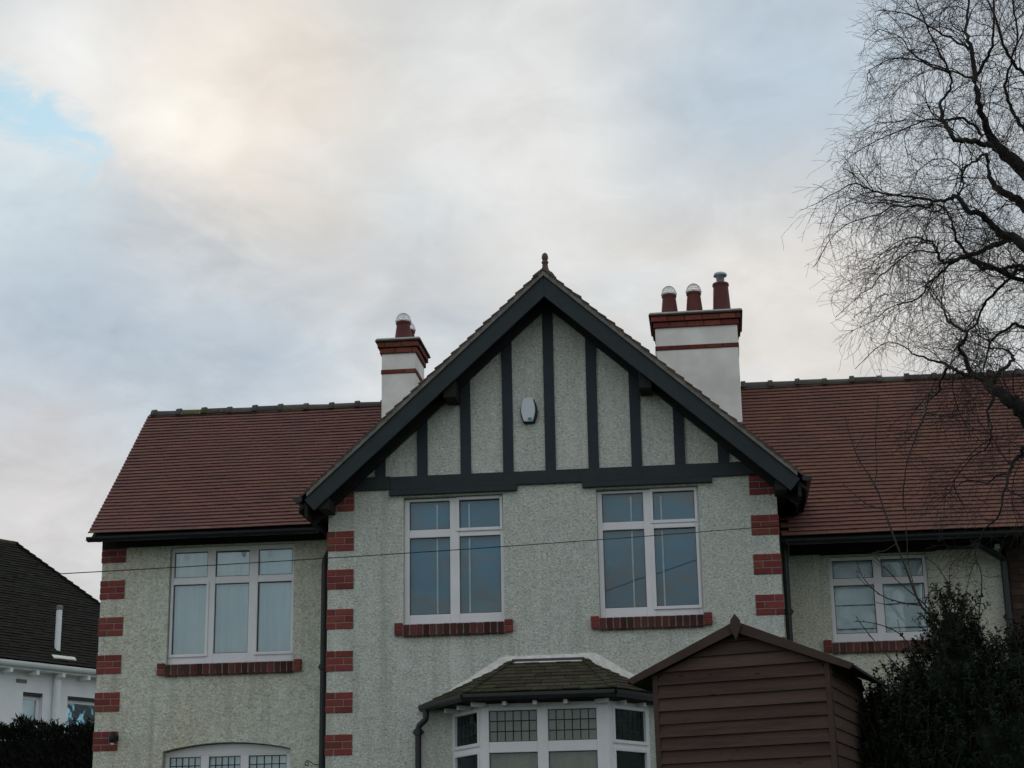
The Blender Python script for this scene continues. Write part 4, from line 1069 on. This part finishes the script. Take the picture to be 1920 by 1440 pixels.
SAP = {'s1': [(3.73,-4.3,3.62,0.0132),(3.53,-4.24,3.81,0.0111),(3.46,-4.18,3.96,0.0112),(3.4,-4.12,4.2,0.009),(3.34,-4.06,4.44,0.0091),(3.27,-4.0,4.73,0.008),(3.21,-3.94,4.99,0.007),(3.09,-3.88,5.24,0.0059),(3.03,-3.82,5.5,0.0047),(3.01,-3.76,5.67,0.0036)],
 's2': [(3.17,-4.3,4.89,0.0057),(3.21,-4.24,5.1,0.0046),(3.22,-4.18,5.35,0.0046),(3.28,-4.12,5.75,0.0028)],
 's3': [(3.24,-4.3,4.69,0.0056),(3.1,-4.24,4.76,0.0045),(2.98,-4.18,4.89,0.0037),(2.92,-4.12,4.98,0.0028)],
 's4': [(3.47,-4.3,3.87,0.0078),(3.32,-4.24,3.91,0.0067),(3.16,-4.18,3.99,0.0056),(3.04,-4.12,4.14,0.0045),(2.99,-4.06,4.31,0.0034)],
 's5': [(3.65,-4.3,3.67,0.0088),(3.5,-4.24,3.9,0.0067),(3.34,-4.18,4.07,0.0054),(3.23,-4.12,4.22,0.0045),(3.15,-4.06,4.33,0.0032)],
 's6': [(3.31,-4.3,3.28,0.0066),(3.16,-4.24,3.49,0.0053),(3.03,-4.18,3.68,0.0045),(2.95,-4.12,3.83,0.0031)],
 's7': [(3.41,-4.3,3.41,0.0066),(3.3,-4.24,3.64,0.0055),(3.1,-4.18,3.75,0.0045),(2.93,-4.12,3.78,0.0031)],
 's8': [(3.92,-4.3,3.61,0.0077),(3.95,-4.24,3.8,0.0066),(4.0,-4.18,4.03,0.0058),(4.01,-4.12,4.17,0.0049),(3.98,-4.06,4.25,0.0041),(3.92,-4.0,4.11,0.0032),(3.88,-3.94,3.89,0.0027)],
 's9': [(3.75,-4.3,3.84,0.0057),(3.71,-4.24,4.07,0.0045),(3.64,-4.18,4.22,0.004),(3.56,-4.12,4.3,0.0032)],
 's10': [(3.51,-4.3,3.89,0.0066),(3.57,-4.24,3.99,0.0045),(3.65,-4.18,4.04,0.0034)],
 's11': [(3.45,-4.3,3.94,0.0055),(3.41,-4.24,4.22,0.0045),(3.42,-4.18,4.5,0.0034),(3.43,-4.12,4.75,0.0027)]}
bs = tag(empty('bare_sapling', (3.9, -4.3, 1.0)), 'bare thin-stemmed sapling rising out of the holly shrub', 'sapling')
off = Vector((3.9, -4.3, 1.0))
def smooth_path(pts, sub=3):
    P = [Vector(p[:3]) for p in pts]; rad = [p[3] for p in pts]; out = []; ro = []
    for i in range(len(P) - 1):
        p0, p1, p2, p3 = P[max(i - 1, 0)], P[i], P[i + 1], P[min(i + 2, len(P) - 1)]
        for k in range(sub):
            t_ = k / sub
            out.append(0.5 * ((2 * p1) + (p2 - p0) * t_ + (2 * p0 - 5 * p1 + 4 * p2 - p3) * t_ ** 2 + (3 * p1 - p0 - 3 * p2 + p3) * t_ ** 3)); ro.append(rad[i] + (rad[i + 1] - rad[i]) * t_)
    out.append(P[-1]); ro.append(rad[-1]); return out, ro
MB().tube([(.2, .1, 0), (.1, .05, 1.2), (-.12, .0, 2.5), (-.17, 0, 2.62)], [.03, .022, .014, .0132], 7).build('trunk', M['stem'], bs)
tw = MB()
for k, pts in SAP.items():
    pa, ra = smooth_path(pts); pa = [p - off for p in pa]
    MB().tube(pa, [r_ * .9 for r_ in ra], 6).build('branch', M['stem'], bs, smooth=True)
    for i in range(2, len(pa) - 1):
        if rr_.random() < .8:
            d_ = (pa[i + 1] - pa[i - 1]).normalized(); v = (rv(rr_) * .8 + d_ * .7).normalized(); L_ = rr_.uniform(.02, .05) if rr_.random() < .65 else rr_.uniform(.08, .25)
            v2 = (v + Vector((0, 0, .35))).normalized()
            tw.tube([pa[i], pa[i] + v * L_ * .5, pa[i] + v * L_ * .5 + v2 * L_ * .5], [ra[i] * .55, ra[i] * .5, ra[i] * .45], 4, False)
            tw.lathe([(.001, -.006), (.004, 0), (.003, .006), (.0005, .011)], pa[i] + v * L_ * .5 + v2 * L_ * .5, 5)
tw.build('twigs', M['stem'], bs, kind='stuff')

LIMBS = {'A': [(4.36,-6.0,6.97,0.0626),(4.23,-5.93,7.17,0.0548),(4.13,-5.95,7.29,0.0422),(4.06,-6.09,7.4,0.0293),(4.01,-6.22,7.51,0.025),(4.0,-6.24,7.72,0.023),(4.01,-6.15,7.98,0.019),(4.01,-5.99,8.22,0.015),(4.07,-5.83,8.49,0.0109),(4.12,-5.75,8.83,0.0088)],
 'A1': [(4.07,-5.9,7.88,0.0172),(4.15,-5.96,7.99,0.015),(4.19,-6.07,8.05,0.0128),(4.21,-6.1,8.25,0.0106),(4.27,-5.95,8.7,0.0087)],
 'A2': [(4.08,-6.3,7.1,0.0267),(3.99,-6.28,7.12,0.0247),(3.88,-6.38,7.12,0.0225),(3.77,-6.53,7.06,0.0223),(3.72,-6.54,7.11,0.0203),(3.71,-6.43,7.25,0.0205),(3.71,-6.27,7.39,0.0187),(3.75,-6.11,7.58,0.0126),(3.83,-6.05,7.71,0.0106),(3.84,-6.1,7.8,0.0106),(3.77,-6.25,7.86,0.0084),(3.68,-6.42,7.96,0.0083),(3.62,-6.53,8.04,0.0072),(3.57,-6.54,8.21,0.0062),(3.54,-6.43,8.4,0.0052)],
 'A3': [(4.02,-6.2,7.22,0.0124),(3.92,-6.28,7.31,0.0124),(3.84,-6.36,7.31,0.0103),(3.72,-6.33,7.31,0.0103),(3.62,-6.17,7.4,0.0073),(3.47,-6.01,7.41,0.0064),(3.35,-5.95,7.39,0.0053),(3.22,-6.0,7.32,0.0042),(3.05,-6.15,7.17,0.0031)],
 'A4': [(3.84,-6.1,7.81,0.0106),(3.66,-6.18,7.87,0.0074),(3.49,-6.25,7.9,0.0063),(3.35,-6.2,7.92,0.0053),(3.22,-6.03,7.93,0.0043)],
 'A5': [(4.09,-5.7,8.2,0.0131),(3.97,-5.63,8.34,0.0099),(3.86,-5.54,8.47,0.0089),(3.74,-5.55,8.57,0.0067),(3.59,-5.71,8.57,0.0055),(3.4,-5.87,8.53,0.0044)],
 'A6': [(3.97,-6.4,7.61,0.0124),(3.83,-6.34,7.71,0.0083),(3.67,-6.23,7.85,0.0074),(3.54,-6.2,7.97,0.0063),(3.45,-6.33,8.04,0.0042),(3.27,-6.51,8.04,0.0033)],
 'B': [(4.41,-5.6,6.83,0.0428),(4.33,-5.64,6.9,0.0384),(4.24,-5.58,6.99,0.0323),(4.19,-5.41,7.16,0.024),(4.19,-5.35,7.28,0.0176),(4.18,-5.4,7.4,0.0154),(4.06,-5.55,7.29,0.0109),(3.94,-5.72,7.16,0.0086),(3.88,-5.83,7.0,0.0064)],
 'B2': [(4.5,-5.5,7.52,0.0196),(4.44,-5.43,7.72,0.0176),(4.38,-5.47,7.83,0.0154),(4.34,-5.62,7.91,0.0131),(4.38,-5.73,8.04,0.0109),(4.45,-5.74,8.27,0.0087),(4.47,-5.63,8.62,0.0088),(4.51,-5.46,8.96,0.0067)],
 'C': [(4.32,-6.0,6.33,0.0494),(4.21,-5.93,6.47,0.0416),(4.12,-5.95,6.5,0.0333),(4.04,-6.09,6.53,0.0268),(3.93,-6.22,6.57,0.0245),(3.85,-6.25,6.59,0.0225),(3.79,-6.16,6.74,0.0206),(3.73,-5.99,6.79,0.0146),(3.66,-5.83,6.85,0.0127),(3.52,-5.75,6.92,0.0107),(3.36,-5.79,6.94,0.0096),(3.19,-5.92,6.93,0.0085),(3.12,-6.09,6.89,0.0073),(3.0,-6.22,6.88,0.0062),(2.85,-6.24,6.8,0.0041),(2.69,-6.15,6.75,0.0031)],
 'C1': [(3.62,-6.1,6.75,0.0104),(3.58,-6.07,6.71,0.0083),(3.51,-5.95,6.77,0.0084),(3.4,-5.86,6.81,0.0074),(3.33,-5.95,6.79,0.0074),(3.2,-6.11,6.66,0.0062),(3.06,-6.27,6.57,0.0051),(2.93,-6.35,6.5,0.0041),(2.8,-6.31,6.41,0.0033),(2.73,-6.17,6.34,0.0027)],
 'C2': [(3.31,-6.2,6.69,0.0062),(3.19,-6.23,6.71,0.0052),(3.1,-6.35,6.66,0.0051),(2.97,-6.45,6.63,0.0041),(2.85,-6.35,6.59,0.0033),(2.79,-6.19,6.48,0.0027)],
 'C3': [(3.83,-5.9,6.83,0.0105),(3.88,-5.95,6.93,0.0084),(3.88,-5.88,7.08,0.0064),(3.83,-5.71,7.24,0.0054),(3.71,-5.65,7.28,0.0043),(3.57,-5.7,7.17,0.0034)],
 'D': [(4.24,-5.8,6.51,0.0252),(4.14,-5.83,6.46,0.023),(4.02,-5.95,6.39,0.0207),(3.93,-6.04,6.31,0.0206),(3.86,-5.95,6.33,0.0208),(3.79,-5.78,6.36,0.0168),(3.74,-5.62,6.4,0.0149),(3.71,-5.55,6.45,0.0128),(3.69,-5.59,6.49,0.0107),(3.64,-5.73,6.53,0.0095),(3.54,-5.91,6.5,0.0084),(3.44,-6.03,6.48,0.0062),(3.31,-6.04,6.44,0.0042),(3.19,-5.94,6.37,0.0033)],
 'D1': [(3.65,-5.9,6.38,0.0084),(3.52,-5.98,6.38,0.0073),(3.41,-6.04,6.35,0.0062),(3.35,-5.99,6.32,0.0062),(3.26,-5.81,6.3,0.0053),(3.19,-5.68,6.28,0.0047),(3.14,-5.65,6.21,0.0042),(3.05,-5.74,6.14,0.0036),(2.83,-5.9,5.91,0.0027)],
 'D2': [(3.8,-5.7,6.39,0.0127),(3.73,-5.62,6.35,0.0106),(3.67,-5.58,6.3,0.0096),(3.58,-5.67,6.22,0.0085),(3.5,-5.83,6.07,0.0073),(3.38,-5.94,5.98,0.0062),(3.24,-5.93,5.95,0.0046),(3.13,-5.82,5.89,0.0033),(2.97,-5.64,5.87,0.0027)],
 'D3': [(3.93,-5.6,6.45,0.0149),(3.85,-5.68,6.52,0.0127),(3.81,-5.75,6.56,0.0116),(3.81,-5.69,6.69,0.0106),(3.8,-5.52,6.87,0.0086),(3.74,-5.39,6.99,0.0066),(3.63,-5.35,6.98,0.0048),(3.48,-5.44,6.87,0.0039)],
 'D4': [(3.94,-5.5,6.48,0.0193),(3.99,-5.53,6.41,0.0192),(4.08,-5.45,6.39,0.0193),(4.25,-5.29,6.44,0.0174),(4.35,-5.25,6.47,0.0196),(4.41,-5.34,6.41,0.0216)],
 'D5': [(4.38,-5.4,6.37,0.0193),(4.28,-5.45,6.32,0.015),(4.17,-5.56,6.2,0.0138),(4.05,-5.62,6.09,0.0127),(4.0,-5.48,6.04,0.0117),(4.0,-5.31,6.0,0.0108),(3.98,-5.18,6.0,0.0098),(3.91,-5.15,5.96,0.0087)],
 'E': [(4.19,-6.0,4.97,0.0682),(4.09,-6.08,5.08,0.062),(4.03,-6.07,5.14,0.0561),(3.95,-5.93,5.26,0.0447),(3.92,-5.79,5.37,0.0349),(3.84,-5.75,5.44,0.0248),(3.8,-5.83,5.52,0.0185),(3.73,-5.98,5.58,0.0163),(3.75,-6.15,5.58,0.0151),(3.75,-6.24,5.62,0.014),(3.65,-6.22,5.7,0.0121),(3.64,-6.1,5.78,0.0102),(3.63,-5.93,5.95,0.0062),(3.6,-5.79,6.09,0.0052)],
 'E1': [(3.87,-6.1,5.28,0.0201),(3.74,-6.18,5.3,0.018),(3.66,-6.23,5.32,0.016),(3.62,-6.14,5.39,0.0141),(3.53,-5.97,5.49,0.0102),(3.4,-5.86,5.58,0.0072),(3.37,-5.87,5.61,0.0062),(3.3,-5.98,5.62,0.0051),(3.18,-6.15,5.6,0.0041),(3.06,-6.3,5.5,0.0032),(2.91,-6.35,5.35,0.0024)],
 'E2': [(3.6,-6.2,5.36,0.014),(3.54,-6.13,5.28,0.0111),(3.54,-6.04,5.22,0.0101),(3.43,-6.05,5.13,0.0091),(3.4,-6.21,5.01,0.008),(3.32,-6.37,4.85,0.0069),(3.23,-6.45,4.63,0.0058),(3.19,-6.41,4.48,0.0049),(3.18,-6.27,4.29,0.0039)],
 'E3': [(3.97,-5.8,5.29,0.0246),(4.02,-5.87,5.39,0.0184),(4.1,-5.86,5.46,0.0143),(4.17,-5.71,5.56,0.0124),(4.12,-5.58,5.67,0.0084),(4.0,-5.55,5.7,0.0063),(3.87,-5.64,5.73,0.0046)],
 'E4': [(4.04,-5.6,5.32,0.0208),(3.94,-5.67,5.15,0.0103),(3.95,-5.76,5.0,0.0082),(3.9,-5.75,4.84,0.0061),(3.8,-5.58,4.8,0.005),(3.68,-5.43,4.67,0.0042)],
 'F': [(4.21,-5.8,4.81,0.0243),(4.15,-5.75,4.78,0.0183),(4.08,-5.81,4.71,0.0162),(4.01,-5.97,4.57,0.014),(3.94,-6.05,4.42,0.0099),(3.9,-6.01,4.25,0.0079),(3.81,-5.87,4.19,0.006),(3.78,-5.7,4.11,0.0044)],
 'F2': [(4.06,-5.7,4.63,0.0081),(3.98,-5.63,4.65,0.0072),(3.91,-5.53,4.61,0.0062),(3.77,-5.51,4.65,0.005),(3.65,-5.66,4.55,0.0041)],
 'G': [(4.35,-5.5,5.83,0.019),(4.25,-5.53,5.88,0.0148),(4.16,-5.45,5.86,0.0127),(4.09,-5.29,5.83,0.0107),(4.05,-5.25,5.73,0.0086),(4.0,-5.33,5.59,0.0064)],
 'H': [(4.4,-6.3,7.62,0.0166),(4.29,-6.33,7.75,0.0145),(4.2,-6.45,7.86,0.0124),(4.16,-6.54,8.02,0.0103),(4.11,-6.45,8.26,0.0083),(4.12,-6.29,8.53,0.0063)]}
bt = tag(empty('birch_tree', (4.75, -5.9, 1.0)), 'bare birch tree with dark drooping twigs filling the upper right', 'tree')
boff = Vector((4.75, -5.9, 1.0))
TR = [(4.75, -5.9, 0.9, .19), (4.72, -5.9, 2.4, .16), (4.66, -5.92, 4.0, .145), (4.72, -5.95, 5.2, .13), (4.80, -5.9, 6.4, .11), (4.78, -5.9, 7.6, .085), (4.74, -6.0, 9.0, .05), (4.7, -6.1, 10.4, .02)]
pa, ra = smooth_path(TR, 4); MB().tube([p - boff for p in pa], ra, 12).build('trunk', M['bark'], bt, smooth=True)
TC = [Vector(t_[:3]) for t_ in TR]
joins = {'A': (4.79, -5.9, 6.3), 'B': (4.80, -5.9, 6.25), 'C': (4.78, -5.92, 6.0), 'E': (4.66, -5.92, 4.2), 'F': (4.68, -5.93, 4.45), 'D4': (4.75, -5.93, 5.9), 'D5': (4.75, -5.93, 5.85), 'G': (4.73, -5.93, 5.4), 'B2': (4.79, -5.9, 6.9), 'H': (4.79, -5.9, 7.0)}
rt_ = random.Random(77)
paths = []
for k, pts in LIMBS.items():
    pts = list(pts)
    if k in joins:
        j = joins[k]; q = pts[0]; m_ = tuple((j[i] + q[i]) / 2 for i in range(3)); pts = [(*j, q[3] * 1.25), (m_[0], m_[1], m_[2] - .03, q[3] * 1.1)] + pts
    pa, ra = smooth_path(pts, 4)
    for i in range(1, len(pa) - 1): pa[i] += rv(rt_) * min(.012, ra[i] * .8)
    MB().tube([p - boff for p in pa], [r_ * .88 for r_ in ra], 8).build('limb', M['bark'], bt, smooth=True)
    paths.append((pa, ra, 1.0))
tw = MB(); TS = [0]
REACH = [(4.0, 3.25), (4.9, 3.1), (5.3, 2.93), (5.8, 2.85), (6.2, 2.72), (6.6, 2.62), (6.9, 2.62), (7.2, 2.82), (7.6, 3.0), (8.0, 3.10), (8.4, 3.10), (9.0, 3.2)]
def reach(z):
    """left edge of the crown at a height"""
    for (a, b), (c, d) in zip(REACH, REACH[1:]):
        if z < c: return b + (d - b) * max(0, (z - a) / (c - a))
    return REACH[-1][1]
def grow(p, d, L_, r0, lev, droop):
    n_ = max(3, int(L_ / .045)); pts = [p]; q = p.copy(); d = d.normalized(); kink = rv(rt_) * .12; edge = rt_.uniform(-.16, .20)
    for i in range(n_):
        d = (d + rv(rt_) * .26 + kink + Vector((0, 0, -droop * (i / n_)))).normalized()
        q = q + d * (L_ / n_)
        if q.x < reach(q.z) + .13 * math.sin(q.z * 23 + q.y * 31) + edge: break
        pts.append(q)
    if len(pts) < 2: pts.append(p + d * .01)
    rad = [max(.0011, r0 * (1 - .72 * i / n_)) for i in range(len(pts))]
    tw.tube([a - boff for a in pts], rad, 3, False); TS[0] += n_
    return pts, rad
def spawn(pts, rad, lev, dens, Lr, droop):
    i = 1; acc = rt_.random() * dens; tot = 0
    for i in range(1, len(pts)):
        seg = (pts[i] - pts[i - 1]).length; acc += seg
        while acc > dens:
            acc -= dens * rt_.uniform(.6, 1.4)
            d_ = (pts[i] - pts[i - 1]).normalized(); a = rv(rt_); a = a - d_ * a.dot(d_)
            if a.length < .05: continue
            a.normalize(); f = rt_.uniform(.55, 1.1)
            v = d_ * f + a * .8 + Vector((-.06, 0, .10))
            L_ = rt_.uniform(*Lr) * (min(1.0, max(.38, rad[i] / .0075)) if lev == 1 else 1.0); r_ = min(rad[i] * .6, .0054 if lev == 1 else .0029 if lev == 2 else .0019)
            cp, cr_ = grow(pts[i], v, L_, r_, lev, droop)
            if lev < 3: spawn(cp, cr_, lev + 1, (.072, .068)[lev - 1], ((.18, .50), (.08, .26))[lev - 1], (.24, .28)[lev - 1])
for pa, ra, s_ in paths:
    # thick butts near the trunk carry fewer twigs
    spawn(pa, ra, 1, .13 if pa[-1].z > 5.4 else .26, (.32, .85), .10)
    if ra[-1] < .006: 
        for q in range(3): 
            cp, cr_ = grow(pa[-1], (pa[-1] - pa[-3]).normalized() + rv(rt_) * .4, rt_.uniform(.15, .30), ra[-1], 2, .3); spawn(cp, cr_, 2, .05, (.08, .22), .30)
for k in ('A', 'C', 'E', 'H', 'D4'):               # limbs on the far side of the trunk
    pts = [(*joins[k], LIMBS[k][0][3])] + [(9.35 - p[0] + .1 * math.sin(p[2] * 3), p[1] + .35 + .3 * math.sin(p[2] * 2 + len(k)), p[2] + .5, p[3]) for p in LIMBS[k]]
    pa, ra = smooth_path(pts, 4); MB().tube([p - boff for p in pa], ra, 8).build('limb', M['bark'], bt, smooth=True)
    spawn(pa, ra, 1, .26, (.32, .85), .10)
tw.build('twigs', M['twig'], bt, kind='stuff')
